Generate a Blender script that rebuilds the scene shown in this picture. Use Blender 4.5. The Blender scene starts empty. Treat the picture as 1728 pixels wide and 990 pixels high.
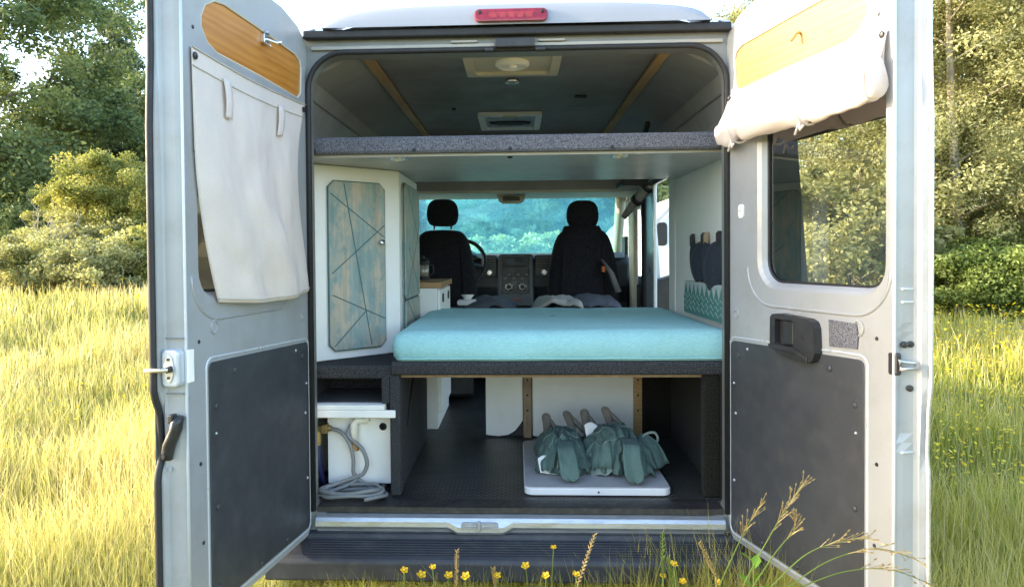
import bpy, bmesh, math, random
import numpy as np
from mathutils import Vector, Matrix, noise as mnoise
from mathutils.geometry import delaunay_2d_cdt

random.seed(7)
S = bpy.context.scene
COL = S.collection
R = math.radians

# ------------------------------------------------------------------ materials
def nt(name):
    m = bpy.data.materials.new(name); m.use_nodes = True
    t = m.node_tree
    for n in list(t.nodes): t.nodes.remove(n)
    out = t.nodes.new('ShaderNodeOutputMaterial')
    return m, t, out
def node(t, typ, **kw):
    n = t.nodes.new(typ)
    for k, v in kw.items():
        if k in n.inputs: n.inputs[k].default_value = v
        else: setattr(n, k, v)
    return n
def ramp(t, stops, fac=None, interp='LINEAR'):
    r = t.nodes.new('ShaderNodeValToRGB'); r.color_ramp.interpolation = interp
    e = r.color_ramp.elements
    while len(e) < len(stops): e.new(0.5)
    for i, (p, c) in enumerate(stops):
        e[i].position = p
        e[i].color = (*c, 1) if len(c) == 3 else c
    if fac is not None: t.links.new(fac, r.inputs[0])
    return r
def coords(t, scale=(1, 1, 1), rot=(0, 0, 0)):
    tc = t.nodes.new('ShaderNodeTexCoord'); mp = t.nodes.new('ShaderNodeMapping')
    mp.inputs['Scale'].default_value = scale; mp.inputs['Rotation'].default_value = rot
    t.links.new(tc.outputs['Object'], mp.inputs['Vector'])
    return mp.outputs['Vector']
def noise(t, vec, scale, detail=4, rough=.55):
    n = t.nodes.new('ShaderNodeTexNoise'); n.inputs['Scale'].default_value = scale
    n.inputs['Detail'].default_value = detail; n.inputs['Roughness'].default_value = rough
    t.links.new(vec, n.inputs['Vector'])
    return n.outputs['Fac']
def mixc(t, fac, a, b, mode='MIX'):
    n = t.nodes.new('ShaderNodeMix'); n.data_type = 'RGBA'; n.blend_type = mode
    for sock, v in ((n.inputs[0], fac), (n.inputs[6], a), (n.inputs[7], b)):
        if hasattr(v, 'links'): t.links.new(v, sock)
        elif isinstance(v, (int, float)): sock.default_value = v
        else: sock.default_value = (*v, 1)
    return n.outputs[2]
def bump(t, h, strength, dist, bsdf):
    b = t.nodes.new('ShaderNodeBump'); b.inputs['Strength'].default_value = strength
    b.inputs['Distance'].default_value = dist
    t.links.new(h, b.inputs['Height']); t.links.new(b.outputs['Normal'], bsdf.inputs['Normal'])
    return b
def M(name, col, rough=.5, metal=0., var=.12, vs=6., bs=0., bstr=.3, bdist=.002, dirt=None, dirt_amt=.0, stretch=(1,1,1), spec=.5, coat=0.):
    """painted / plastic / metal surface with uneven tone, optional grime and bump"""
    m, t, out = nt(name)
    p = node(t, 'ShaderNodeBsdfPrincipled', Roughness=rough, Metallic=metal)
    p.inputs['Specular IOR Level'].default_value = spec
    p.inputs['Coat Weight'].default_value = coat
    v = coords(t, stretch)
    n = noise(t, v, vs, 6)
    dark = tuple(c * (1 - var) for c in col); lite = tuple(min(1, c * (1 + var)) for c in col)
    c = ramp(t, [(.3, dark), (.7, lite)], n).outputs[0]
    if dirt:
        d = ramp(t, [(.48, (0,0,0)), (.75, (dirt_amt,)*3)], noise(t, v, vs*2.3, 8, .7)).outputs[0]
        c = mixc(t, d, c, dirt)
    t.links.new(c, p.inputs['Base Color'])
    rr = ramp(t, [(.3, (max(0,rough-.07),)*3), (.7, (min(1,rough+.09),)*3)], noise(t, v, vs*3, 5)).outputs[0]
    t.links.new(rr, p.inputs['Roughness'])
    if bs: bump(t, noise(t, v, bs, 3), bstr, bdist, p)
    t.links.new(p.outputs[0], out.inputs[0])
    return m
def fabric(name, a, b, scale=260, rough=.95, bstr=.5, transl=0., big=.12, weave=None, wr=0., wsc=(9,9,9)):
    m, t, out = nt(name)
    p = node(t, 'ShaderNodeBsdfPrincipled', Roughness=rough)
    p.inputs['Specular IOR Level'].default_value = .15
    p.inputs['Sheen Weight'].default_value = .04
    v = coords(t, weave or (1,1,1))
    n = noise(t, v, scale, 3, .7)
    c = ramp(t, [(.36, a), (.64, b)], n).outputs[0]
    g = ramp(t, [(.3, (1-big,)*3), (.7, (1,)*3)], noise(t, coords(t), 5, 5)).outputs[0]
    c = mixc(t, 1., c, g, 'MULTIPLY')
    t.links.new(c, p.inputs['Base Color'])
    bm_ = bump(t, n, bstr, .003, p)
    if wr:
        wv = coords(t, wsc); rid = node(t, 'ShaderNodeTexNoise', noise_type='RIDGED_MULTIFRACTAL'); rid.inputs['Scale'].default_value = 1.; rid.inputs['Detail'].default_value = 3
        t.links.new(wv, rid.inputs['Vector'])
        b2 = t.nodes.new('ShaderNodeBump'); b2.inputs['Strength'].default_value = wr; b2.inputs['Distance'].default_value = .02
        t.links.new(rid.outputs['Fac'], b2.inputs['Height']); t.links.new(b2.outputs['Normal'], bm_.inputs['Normal'])
    if transl:
        tr = node(t, 'ShaderNodeBsdfTranslucent'); t.links.new(c, tr.inputs[0])
        mx = t.nodes.new('ShaderNodeMixShader'); mx.inputs[0].default_value = transl
        t.links.new(p.outputs[0], mx.inputs[1]); t.links.new(tr.outputs[0], mx.inputs[2])
        t.links.new(mx.outputs[0], out.inputs[0])
    else: t.links.new(p.outputs[0], out.inputs[0])
    return m
def wood(name, a, b, stretch=(3, 3, 40), scale=2.5, rough=.5):
    m, t, out = nt(name)
    p = node(t, 'ShaderNodeBsdfPrincipled', Roughness=rough)
    v = coords(t, stretch)
    n = noise(t, v, scale, 6, .6)
    w = node(t, 'ShaderNodeTexWave'); w.inputs['Scale'].default_value = scale*.5; w.inputs['Distortion'].default_value = 9
    w.inputs['Detail'].default_value = 3; w.bands_direction = 'Z'
    t.links.new(v, w.inputs['Vector'])
    c = ramp(t, [(.25, a), (.75, b)], n).outputs[0]
    c = mixc(t, .35, c, ramp(t, [(.0, a), (1, b)], w.outputs['Fac']).outputs[0])
    k = ramp(t, [(.72, (0,0,0)), (.78, (.5,)*3)], noise(t, coords(t, (1,1,2.2)), 11, 2)).outputs[0]
    c = mixc(t, k, c, tuple(x*.5 for x in a))
    t.links.new(c, p.inputs['Base Color']); bump(t, n, .2, .001, p)
    t.links.new(p.outputs[0], out.inputs[0])
    return m
def glass(name, tint, haze=0., haze_col=(.8,.9,.95), refl=.06):
    m, t, out = nt(name)
    tr = node(t, 'ShaderNodeBsdfTransparent'); tr.inputs[0].default_value = (*tint, 1)
    gl = node(t, 'ShaderNodeBsdfGlossy', Roughness=.02)
    fr = node(t, 'ShaderNodeFresnel', IOR=1.45)
    ma = node(t, 'ShaderNodeMath', operation='MULTIPLY_ADD'); ma.inputs[1].default_value = .28; ma.inputs[2].default_value = refl*.4
    t.links.new(fr.outputs[0], ma.inputs[0])
    mx = t.nodes.new('ShaderNodeMixShader')
    t.links.new(ma.outputs[0], mx.inputs[0]); t.links.new(tr.outputs[0], mx.inputs[1]); t.links.new(gl.outputs[0], mx.inputs[2])
    last = mx.outputs[0]
    if haze:
        d = node(t, 'ShaderNodeBsdfTranslucent'); d.inputs[0].default_value = (*haze_col, 1)
        mh = t.nodes.new('ShaderNodeMixShader')
        n = noise(t, coords(t), 2.2, 5)
        rr = ramp(t, [(.35, (haze*.55,)*3), (.7, (haze,)*3)], n)
        t.links.new(rr.outputs[0], mh.inputs[0]); t.links.new(last, mh.inputs[1]); t.links.new(d.outputs[0], mh.inputs[2])
        last = mh.outputs[0]
    t.links.new(last, out.inputs[0])
    return m
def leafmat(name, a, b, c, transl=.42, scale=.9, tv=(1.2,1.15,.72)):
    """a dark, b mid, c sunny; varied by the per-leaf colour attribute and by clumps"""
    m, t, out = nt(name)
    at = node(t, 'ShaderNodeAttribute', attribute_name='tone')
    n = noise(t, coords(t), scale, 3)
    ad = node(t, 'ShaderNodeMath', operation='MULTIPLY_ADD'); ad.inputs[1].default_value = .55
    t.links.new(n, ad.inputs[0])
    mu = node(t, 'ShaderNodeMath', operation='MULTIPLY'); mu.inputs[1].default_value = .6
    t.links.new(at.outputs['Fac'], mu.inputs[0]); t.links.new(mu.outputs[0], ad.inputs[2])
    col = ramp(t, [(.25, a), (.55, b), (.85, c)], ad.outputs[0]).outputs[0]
    p = node(t, 'ShaderNodeBsdfPrincipled', Roughness=.5); p.inputs['Specular IOR Level'].default_value = .3
    t.links.new(col, p.inputs['Base Color'])
    tr = node(t, 'ShaderNodeBsdfTranslucent')
    t.links.new(mixc(t, 1., col, tv, 'MULTIPLY'), tr.inputs[0])
    mx = t.nodes.new('ShaderNodeMixShader'); mx.inputs[0].default_value = transl
    t.links.new(p.outputs[0], mx.inputs[1]); t.links.new(tr.outputs[0], mx.inputs[2])
    t.links.new(mx.outputs[0], out.inputs[0])
    return m

paint = M('silver_paint', (.56, .60, .66), .33, .25, .04, 2.5, coat=.35, dirt=(.33,.32,.29), dirt_amt=.22)
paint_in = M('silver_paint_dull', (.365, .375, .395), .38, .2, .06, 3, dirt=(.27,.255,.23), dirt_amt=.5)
frame_m = M('shaded_frame_paint', (.20, .205, .20), .45, .1, .08, 4)  # van paint darkened: shade around the door opening is put into the colour
whitepaint = M('white_board', (.87, .855, .83), .5, 0, .04, 3, dirt=(.5,.48,.42), dirt_amt=.12)
lining = M('grey_lining', (.25, .245, .245), .62, 0, .10, 5, bs=60, bstr=.12)
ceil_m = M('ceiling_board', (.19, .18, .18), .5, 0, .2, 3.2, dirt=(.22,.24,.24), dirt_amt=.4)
shelf_under = M('shelf_board', (.44, .425, .415), .38, 0, .08, 4)
wall_pale = M('wall_board', (.70, .69, .67), .55, 0, .05, 3)
beige = M('beige_trim', (.55, .51, .41), .6, 0, .08, 6, bs=90, bstr=.15)
black = M('black_rubber', (.014, .014, .017), .55, 0, .2, 12)
blackpl = M('black_plastic', (.022, .022, .025), .42, 0, .2, 9, bs=300, bstr=.15, dirt=(.09,.085,.08), dirt_amt=.25)
bump_m = M('bumper_plastic', (.026, .028, .037), .5, 0, .2, 5, bs=240, bstr=.2, dirt=(.12,.11,.10), dirt_amt=.35)
greypanel = M('grey_door_panel', (.042, .045, .053), .46, 0, .12, 7.0, bs=220, bstr=.16, dirt=(.12,.12,.12), dirt_amt=.22)
chrome = M('bright_metal', (.72, .73, .75), .25, .95, .1, 14)
galv = M('worn_aluminium', (.58, .60, .64), .36, .75, .12, 7, dirt=(.25,.24,.23), dirt_amt=.5, stretch=(1,6,6))
brass = M('brass', (.5, .36, .16), .4, .8, .2, 20)
redlens = M('red_lens', (.20, .008, .02), .2, 0, .25, 30, coat=.5)
carpet = fabric('grey_carpet', (.008,.008,.010), (.085,.085,.090), 240, bstr=.9)
carpet_lt = fabric('light_grey_carpet', (.055,.055,.068), (.235,.235,.27), 210, bstr=.9)
carpet_dk = fabric('dark_carpet', (.004,.004,.006), (.03,.03,.038), 130, bstr=.9)
carpet_br = fabric('brown_black_carpet', (.006,.006,.005), (.026,.024,.019), 160, bstr=.8)
teal = fabric('teal_melange', (.27,.53,.55), (.38,.67,.69), 240, bstr=.35, weave=(.25,1,2.6), big=.10, wr=.10, wsc=(2.5,3,9))
curtain_m = fabric('cream_canvas', (.82,.735,.69), (.89,.81,.765), 300, bstr=.25, transl=.30, big=.09, wr=.34, wsc=(9,9,5))
seat_m = fabric('black_seat_cover', (.010,.010,.013), (.030,.029,.036), 120, bstr=.5)
greycloth = fabric('grey_cloth', (.06,.065,.085), (.13,.135,.16), 200)
beigecloth = fabric('beige_cloth', (.36,.33,.30), (.46,.43,.40), 200)
canvas = fabric('sage_canvas', (.085,.145,.130), (.145,.215,.195), 330, bstr=.35, big=.3, wr=.55, wsc=(26,14,20))
canvas_lt = fabric('sage_canvas_hem', (.20,.26,.235), (.29,.35,.32), 330, bstr=.35, big=.2)
navy = fabric('navy_felt', (.012,.016,.026), (.04,.048,.066), 180)
plywood = wood('varnished_plywood', (.36,.125,.018), (.56,.25,.05), (1.2,1.2,7), 3.5, .35)
plywood_sunlit = wood('sunlit_plywood', (.36,.19,.060), (.46,.28,.105), (1.2,1.2,7), 3.5, .4)  # same ply as the left door, painted paler for the sun falling on it
pine = wood('pine_batten', (.33,.19,.07), (.50,.32,.14), (9,1,9), 3)
pine_dk = wood('weathered_wood', (.23,.15,.09), (.36,.26,.17), (16,16,2), 3, .7)
oak = wood('oak_counter', (.32,.17,.07), (.47,.28,.12), (2,14,14), 3)
greywood = wood('grey_wooden_leg', (.13,.11,.095), (.24,.21,.18), (10,3,3), 3, .7)
bark = M('bark', (.13,.105,.08), .9, 0, .4, 9, bs=25, bstr=.8, bdist=.03)
bark_pale = M('pale_bark', (.34,.30,.24), .85, 0, .35, 7, bs=18, bstr=.6, bdist=.02)

def distressed():
    m, t, out = nt('distressed_teal_wood')
    p = node(t, 'ShaderNodeBsdfPrincipled', Roughness=.6)
    v = coords(t, (7, 7, 1.1))
    base = ramp(t, [(.3, (.40,.34,.26)), (.7, (.56,.49,.39))], noise(t, coords(t, (22,22,1.2)), 3, 5)).outputs[0]
    pa = ramp(t, [(.3, (.15,.25,.255)), (.7, (.29,.39,.38))], noise(t, v, 4, 5)).outputs[0]
    mask = ramp(t, [(.40, (0,)*3), (.58, (.92,)*3)], noise(t, coords(t, (5.0,5.0,2.6)), 2.6, 9, .70)).outputs[0]
    t.links.new(mixc(t, mask, base, pa), p.inputs['Base Color'])
    t.links.new(p.outputs[0], out.inputs[0]); return m
teal_wood = distressed()
groove = M('groove', (.06,.14,.15), .7, 0, .2, 20)
def ribbed():
    m, t, out = nt('ribbed_rubber_floor')
    p = node(t, 'ShaderNodeBsdfPrincipled', Roughness=.42)
    v = coords(t)
    ck = node(t, 'ShaderNodeTexBrick'); ck.inputs['Scale'].default_value = 15; ck.inputs['Mortar Size'].default_value = .07
    ck.inputs['Color1'].default_value = (1,1,1,1); ck.inputs['Color2'].default_value = (.85,.85,.85,1); ck.inputs['Mortar'].default_value = (0,0,0,1)
    t.links.new(v, ck.inputs['Vector'])
    d = ramp(t, [(.35, (.055,.050,.048)), (.75, (.19,.165,.15))], noise(t, v, 5, 8, .7)).outputs[0]
    t.links.new(mixc(t, .85, d, mixc(t, 1., d, ck.outputs['Color'], 'MULTIPLY')), p.inputs['Base Color'])
    bump(t, ck.outputs['Color'], .5, .003, p)
    t.links.new(p.outputs[0], out.inputs[0]); return m
ribfloor = ribbed()
tint_glass = glass('privacy_glass', (.86,.89,.82), refl=.0)
dark_glass = glass('dark_privacy_glass', (.045,.05,.045), refl=.0)
screen_glass = glass('teal_windscreen', (.42,.93,1.0), .36, (.15,.60,.70))
clear_glass = glass('side_glass', (.72,.82,.84), .06)

# ------------------------------------------------------------------ mesh helpers
class MB:
    def __init__(s): s.v = []; s.f = []; s.mi = []; s.cur = 0
    def add(s, vs, fs):
        o = len(s.v); s.v += [tuple(v) for v in vs]
        for f in fs: s.f.append(tuple(i + o for i in f)); s.mi.append(s.cur)
        return s
    def box(s, x0, x1, y0, y1, z0, z1, X=None):
        vs = [(x, y, z) for z in (z0, z1) for y in (y0, y1) for x in (x0, x1)]
        if X: vs = [X(*v) for v in vs]
        return s.add(vs, [(0,2,3,1), (4,5,7,6), (0,1,5,4), (2,6,7,3), (0,4,6,2), (1,3,7,5)])
    def prism(s, pts, a, b, X):
        """polygon pts (p,q) extruded from a to b; X(p,q,h)->xyz"""
        n = len(pts)
        vs = [X(p, q, a) for p, q in pts] + [X(p, q, b) for p, q in pts]
        fs = [tuple(range(n))[::-1], tuple(range(n, 2*n))] + [(i, (i+1) % n, n+(i+1) % n, n+i) for i in range(n)]
        return s.add(vs, fs)
    def loft(s, rings, closed=True, cap=True):
        n = len(rings[0]); vs = [p for r in rings for p in r]; fs = []
        for k in range(len(rings)-1):
            for i in range(n if closed else n-1):
                j = (i+1) % n; fs.append((k*n+i, k*n+j, (k+1)*n+j, (k+1)*n+i))
        if closed and cap:
            fs.append(tuple(range(n))[::-1]); fs.append(tuple(range((len(rings)-1)*n, len(rings)*n)))
        return s.add(vs, fs)
    def tube(s, pts, r, n=8, closed=False):
        pts = [Vector(p) for p in pts]; rings = []; m = len(pts)
        rs = r if isinstance(r, (list, tuple)) else [r]*m
        up = None
        for i, p in enumerate(pts):
            if closed: d = pts[(i+1) % m] - pts[i-1]
            else: d = pts[min(i+1, m-1)] - pts[max(i-1, 0)]
            if d.length < 1e-9: d = Vector((0,0,1))
            d.normalize()
            if up is None:
                up = Vector((0,0,1)) if abs(d.z) < .9 else Vector((1,0,0))
            a = up - d*up.dot(d)
            if a.length < 1e-6: a = d.orthogonal()
            a.normalize(); up = a; b = d.cross(a)
            rings.append([p + (a*math.cos(2*math.pi*k/n) + b*math.sin(2*math.pi*k/n))*rs[i] for k in range(n)])
        if closed: rings.append(rings[0])
        return s.loft(rings, True, not closed)
    def lathe(s, prof, c, axis='Z', n=20, X=None):
        rings = []
        for r, h in prof:
            ring = []
            for k in range(n):
                a = 2*math.pi*k/n; p, q = r*math.cos(a), r*math.sin(a)
                v = {'Z': (c[0]+p, c[1]+q, c[2]+h), 'Y': (c[0]+p, c[1]+h, c[2]+q), 'X': (c[0]+h, c[1]+p, c[2]+q)}[axis]
                ring.append(X(*v) if X else v)
            rings.append(ring)
        return s.loft(rings)
    def sheet(s, outer, holes, X):
        """flat region with holes, in 2D, mapped by X(p,q)"""
        vs = []; es = []
        for lp in [outer] + holes:
            o = len(vs); vs += [Vector(p) for p in lp]; es += [(o+i, o+(i+1) % len(lp)) for i in range(len(lp))]
        r = delaunay_2d_cdt(vs, es, [], 0, 1e-6)
        def inside(pt, lp):
            c = False; j = len(lp)-1
            for i in range(len(lp)):
                if (lp[i][1] > pt[1]) != (lp[j][1] > pt[1]) and pt[0] < (lp[j][0]-lp[i][0])*(pt[1]-lp[i][1])/(lp[j][1]-lp[i][1])+lp[i][0]: c = not c
                j = i
            return c
        fs = []
        for f in r[2]:
            cx = sum(r[0][i][0] for i in f)/len(f); cy = sum(r[0][i][1] for i in f)/len(f)
            if inside((cx, cy), outer) and not any(inside((cx, cy), h) for h in holes): fs.append(tuple(f))
        return s.add([X(p[0], p[1]) for p in r[0]], fs)
    def grid(s, nu, nv, F):
        vs = [F(i/nu, j/nv) for j in range(nv+1) for i in range(nu+1)]
        return s.add(vs, [(j*(nu+1)+i, j*(nu+1)+i+1, (j+1)*(nu+1)+i+1, (j+1)*(nu+1)+i) for j in range(nv) for i in range(nu)])
    def build(s, name, mats, parent=None, smooth=False, bevel=0, solid=0, label=None, sub=0, seg=2):
        me = bpy.data.meshes.new(name); me.from_pydata(s.v, [], s.f)
        if not isinstance(mats, (list, tuple)): mats = [mats]
        for m in mats: me.materials.append(m)
        if len(mats) > 1: me.polygons.foreach_set('material_index', s.mi)
        bm = bmesh.new(); bm.from_mesh(me); bmesh.ops.recalc_face_normals(bm, faces=bm.faces); bm.to_mesh(me); bm.free()
        if smooth: me.polygons.foreach_set('use_smooth', [True]*len(me.polygons))
        o = bpy.data.objects.new(name, me); COL.objects.link(o)
        if parent: o.parent = parent
        if solid:
            md = o.modifiers.new('s', 'SOLIDIFY'); md.thickness = solid; md.offset = 0
        if bevel:
            md = o.modifiers.new('b', 'BEVEL'); md.width = bevel; md.segments = seg; md.limit_method = 'ANGLE'; md.angle_limit = R(35)
        if sub:
            md = o.modifiers.new('u', 'SUBSURF'); md.levels = sub; md.render_levels = sub
        if label: o['label'] = label
        return o
def thing(name, label, cat, loc=(0,0,0), group=None, kind=None):
    o = bpy.data.objects.new(name, None); COL.objects.link(o); o.location = loc; o.empty_display_size = .1
    return tag(o, label, cat, group, kind)
def tag(o, label, cat, group=None, kind=None):
    if label: o['label'] = label
    if cat: o['category'] = cat
    if group: o['group'] = group
    if kind: o['kind'] = kind
    return o
def rrect(x0, x1, y0, y1, r, n=6):
    rs = r if isinstance(r, (list, tuple)) else [r]*4       # order: (x1,y1) (x0,y1) (x0,y0) (x1,y0)
    out = []
    for (cx, cy, a0), rr in zip(((x1, y1, 0), (x0, y1, 90), (x0, y0, 180), (x1, y0, 270)), rs):
        ox = cx - rr if a0 in (0, 270) else cx + rr; oy = cy - rr if a0 in (0, 90) else cy + rr
        for k in range(n+1):
            a = R(a0 + 90*k/n); out.append((ox + rr*math.cos(a), oy + rr*math.sin(a)))
    return out
def XZ(Y): return lambda p, q, h=0: (p, Y+h, q)
def sm(a, b, t):
    t = max(0, min(1, (t-a)/(b-a))); return t*t*(3-2*t)
def fbm(x, y, z=0, o=3):
    return mnoise.fractal(Vector((x, y, z)), 1.0, 2.0, o)
# ------------------------------------------------------------------ camera (24 mm lens, standing behind the van, slight lens shift)
cam = bpy.data.cameras.new('camera'); co = bpy.data.objects.new('camera', cam); COL.objects.link(co)
yaw, pitch, roll = -.0412, -.0185, -.0084
Fw = Vector((math.sin(yaw)*math.cos(pitch), math.cos(yaw)*math.cos(pitch), math.sin(pitch)))
R0 = Vector((math.cos(yaw), -math.sin(yaw), 0)); U0 = R0.cross(Fw)
Rt = R0*math.cos(roll) + U0*math.sin(roll); Up = -R0*math.sin(roll) + U0*math.cos(roll)
co.matrix_world = Matrix(((Rt.x, Up.x, -Fw.x, .0021), (Rt.y, Up.y, -Fw.y, -2.6099), (Rt.z, Up.z, -Fw.z, 1.5428), (0,0,0,1)))
cam.sensor_width = 36; cam.lens = 24.194; cam.shift_x = .0231; cam.shift_y = -.0260
cam.clip_start = .05; cam.clip_end = 2000
S.camera = co

# ------------------------------------------------------------------ campervan
van = thing('campervan', 'silver high-roof campervan with both rear doors wide open, parked in the meadow', 'van', (0, 0, 0))

# outer body: half profile (|x|, z)
SIDE = [(.90,.42), (.985,.46), (1.0,.62), (1.012,.9), (1.015,1.2), (1.0,1.5), (.975,1.8), (.945,2.05), (.91,2.25), (.87,2.36), (.80,2.415)]
def side_part(b, sg, y0, y1, z0, z1):
    pts = []
    for i, (x, z) in enumerate(SIDE):
        if z0 <= z <= z1: pts.append((x, z))
    def xat(z):
        for (xa, za), (xb, zb) in zip(SIDE, SIDE[1:]):
            if za <= z <= zb: return xa + (xb-xa)*(z-za)/(zb-za)
        return SIDE[0][0]
    if not pts or pts[0][1] > z0+.01: pts.insert(0, (xat(z0), z0))
    if pts[-1][1] < z1-.01: pts.append((xat(z1), z1))
    ring = [(x, z) for x, z in pts] + [(x-.035, z) for x, z in pts[::-1]]
    b.prism(ring, y0, y1, lambda p, q, h: (sg*p, h, q))
b = MB()
side_part(b, -1, .02, 2.42, .42, 2.415)
side_part(b, 1, .02, 1.36, .42, 2.415)
side_part(b, 1, 1.361, 2.24, 2.0, 2.415); side_part(b, 1, 1.361, 2.24, .42, .52)
side_part(b, 1, 2.241, 2.62, .42, 2.415)
side_part(b, -1, 2.421, 2.62, .42, 2.05)
for sg in (-1, 1): side_part(b, sg, 2.621, 3.95, .42, 1.36)
# bonnet
b.loft([[(x*w, y, z) for x, z in ((-.95,.42), (-1.0,.8), (-.97,1.2), (-.7,zt), (.7,zt), (.97,1.2), (1.0,.8), (.95,.42))] for y, zt, w in ((3.96,1.34,1), (4.3,1.22,.97), (4.55,1.0,.9), (4.62,.7,.86))])
b.build('body_shell', paint, van, bevel=.006)
# roof skin
b = MB()
RO = [(-.80,2.416), (-.735,2.43), (-.70,2.44), (-.6,2.462), (-.376,2.482), (0,2.49), (.376,2.482), (.6,2.462), (.70,2.44), (.735,2.43), (.80,2.416)]
def roofring(y, dz, nar=1): return [(x*nar, y, z+dz) for x, z in RO] + [(x*nar*.995, y, z+dz-.03) for x, z in RO[::-1]]
b.loft([roofring(.10, -.012), roofring(.6, .012), roofring(2.3, .01), roofring(2.75, -.13, .99), roofring(3.05, -.33, .97)])
b.build('roof', paint, van, smooth=False, bevel=.004)
# moulded rear roof cap that carries the brake lamp
b = MB()
HP = [(0,2.488), (.2,2.487), (.376,2.484), (.5,2.477), (.602,2.467), (.66,2.455), (.695,2.438), (.715,2.415), (.722,2.392)]
full = [(-x, z) for x, z in HP[::-1]] + HP[1:]
rr = []
for y, k, dz in ((-.046, .0, 0), (-.045, .05, 0), (-.042, .30, 0), (-.033, .62, 0), (-.018, .82, .002), (.005, .93, .004), (.05, 1.0, .008), (.16, 1.03, .012)):
    rr.append([(x*(1 if k < .95 else 1), y, 2.392 + (z-2.392)*k + dz*(z > 2.40)) for x, z in full])
b.loft(rr, closed=False)
b.build('roof_cap', M('roof_paint', (.27,.285,.32), .42, .1, .04, 2.5, coat=.2), van, smooth=True)
b = MB()
b.prism(rrect(-.148, .124, 2.399, 2.452, .02), -.062, -.02, lambda p, q, h: (p, h + (q-2.40)*.35, q))
bl = b.build('brake_light', redlens, van, bevel=.006)
b = MB()
for x in (-.128, .104):
    q_ = MB(); q_.lathe([(.007, 0), (.007, -.004), (.003, -.005)], (x, -.0505, 2.436), 'Y', 10); q_.build('lens_screw', black, bl)
b.box(-.095, .070, -.0555, -.052, 2.410, 2.434)
for i in range(5): b.box(-.085+i*.032, -.085+i*.032+.022, -.058, -.0550, 2.413, 2.431)
b.build('lamp_reflector', M('red_reflector', (.34,.03,.04), .25, .2, .2, 40), bl)

# rear door frame around the opening
OPEN = rrect(-.782, .782, .548, 2.305, [.13, .13, .05, .05], 8)
b = MB()
b.sheet(rrect(-.93, .93, .45, 2.372, [.12,.12,.03,.03], 6), [OPEN], XZ(.006))
n = len(OPEN)
b.loft([[(x, .006, z) for x, z in OPEN], [(x*1.012, .075, 2.305 + (z-2.305)*1.006 if z > 1 else z) for x, z in OPEN]], True, False)
b.build('door_frame', frame_m, van)
b = MB()
b.box(-.80, .80, -.028, .0055, 2.36, 2.3915)            # overhang lip with drip rail
b.build('drip_rail', black, van, bevel=.006)
b = MB(); b.box(-.775, .775, -.006, .004, 2.322, 2.336)
b.box(-.24, -.14, -.012, .004, 2.338, 2.347); b.box(.09, .19, -.012, .004, 2.338, 2.347)
b.build('frame_ledge', M('ledge_paint', (.33,.32,.29), .5), van, bevel=.003)
b = MB()
so_ = rrect(-.788, .788, .54, 2.313, [.14,.14,.055,.055], 8)
b.tube([(.788,-.004,.56)] + [(x, -.004, z) for x, z in so_[:18]] + [(-.788,-.004,.56)], .011, 8)
b.build('door_seal', black, van, smooth=True)
b = MB(); b.box(-.075, .075, -.034, .002, 2.312, 2.347); b.box(-.11, -.078, -.026, .0, 2.300, 2.314); b.box(.078, .115, -.026, .0, 2.300, 2.314)
b.build('door_latch', blackpl, van, bevel=.004)

# sill, bumper
b = MB()
SP = [(.06,.548), (.0,.5475), (-.018,.541), (-.026,.528), (-.027,.508), (-.018,.498), (-.004,.494), (.0,.474), (.06,.474)]
def sillring(x):
    d = .016*(sm(-.27, -.225, x) - sm(-.06, -.015, x))
    return [(x, y - (d*.6 if i in (3,4,5,6) else 0), z - (d if i in (3,4,5,6) else 0)) for i, (y, z) in enumerate(SP)]
b.loft([sillring(x) for x in [-.776, -.5] + [-.28+.0125*i for i in range(23)] + [.2, .5, .776]])
sill = b.build('door_sill', galv, van, bevel=.002)
b = MB(); b.prism(rrect(-.215, -.075, .506, .530, .010), -.0385, -.0265, lambda p, q, h: (p, h, q)); b.box(-.152,-.142,-.048,-.036,.500,.538); b.box(-.20,-.155,-.041,-.037,.514,.521); b.box(-.138,-.09,-.041,-.037,.514,.521)
b.build('lock_striker', M('dull_steel', (.40,.41,.43), .45, .4, .2, 30), sill, bevel=.002)
b = MB()
BP = [(.02,.485), (-.02,.480), (-.025,.462), (-.13,.444), (-.142,.436), (-.150,.425), (-.148,.36), (-.12,.345), (.02,.345)]
b.prism(BP, -.93, .93, lambda p, q, h: (h, p, q))
bp = b.build('rear_bumper', bump_m, van, bevel=.006)
b = MB()
for i in range(6):
    y = -.040 - i*.0155; z = .462 - (-.025 - y)*(.018/.105)
    b.box(-.78, .78, y-.004, y+.004, z-.002, z+.0018)
b.build('step_tread', bump_m, bp, bevel=.0015)
b = MB(); b.lathe([(.016,0), (.016,-.004), (.008,-.005)], (-.06, -.148, .39), 'Y', 12); b.build('tow_eye_cover', blackpl, bp)

# wheels
def wheel(x, y):
    b = MB(); b.lathe([(.21,-.1), (.31,-.105), (.335,-.08), (.34,0), (.335,.08), (.31,.105), (.21,.1)], (x, y, .335), 'X', 32)
    w = b.build('wheel', black, van, smooth=True)
    b = MB(); b.lathe([(.205,-.09), (.205,.09), (.14,.05), (.06,.07), (.0,.07)], (x, y, .335), 'X', 24); b.build('rim', galv, w)
for x in (-.93, .93):
    for y in (.85, 3.75): wheel(x, y)

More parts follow.
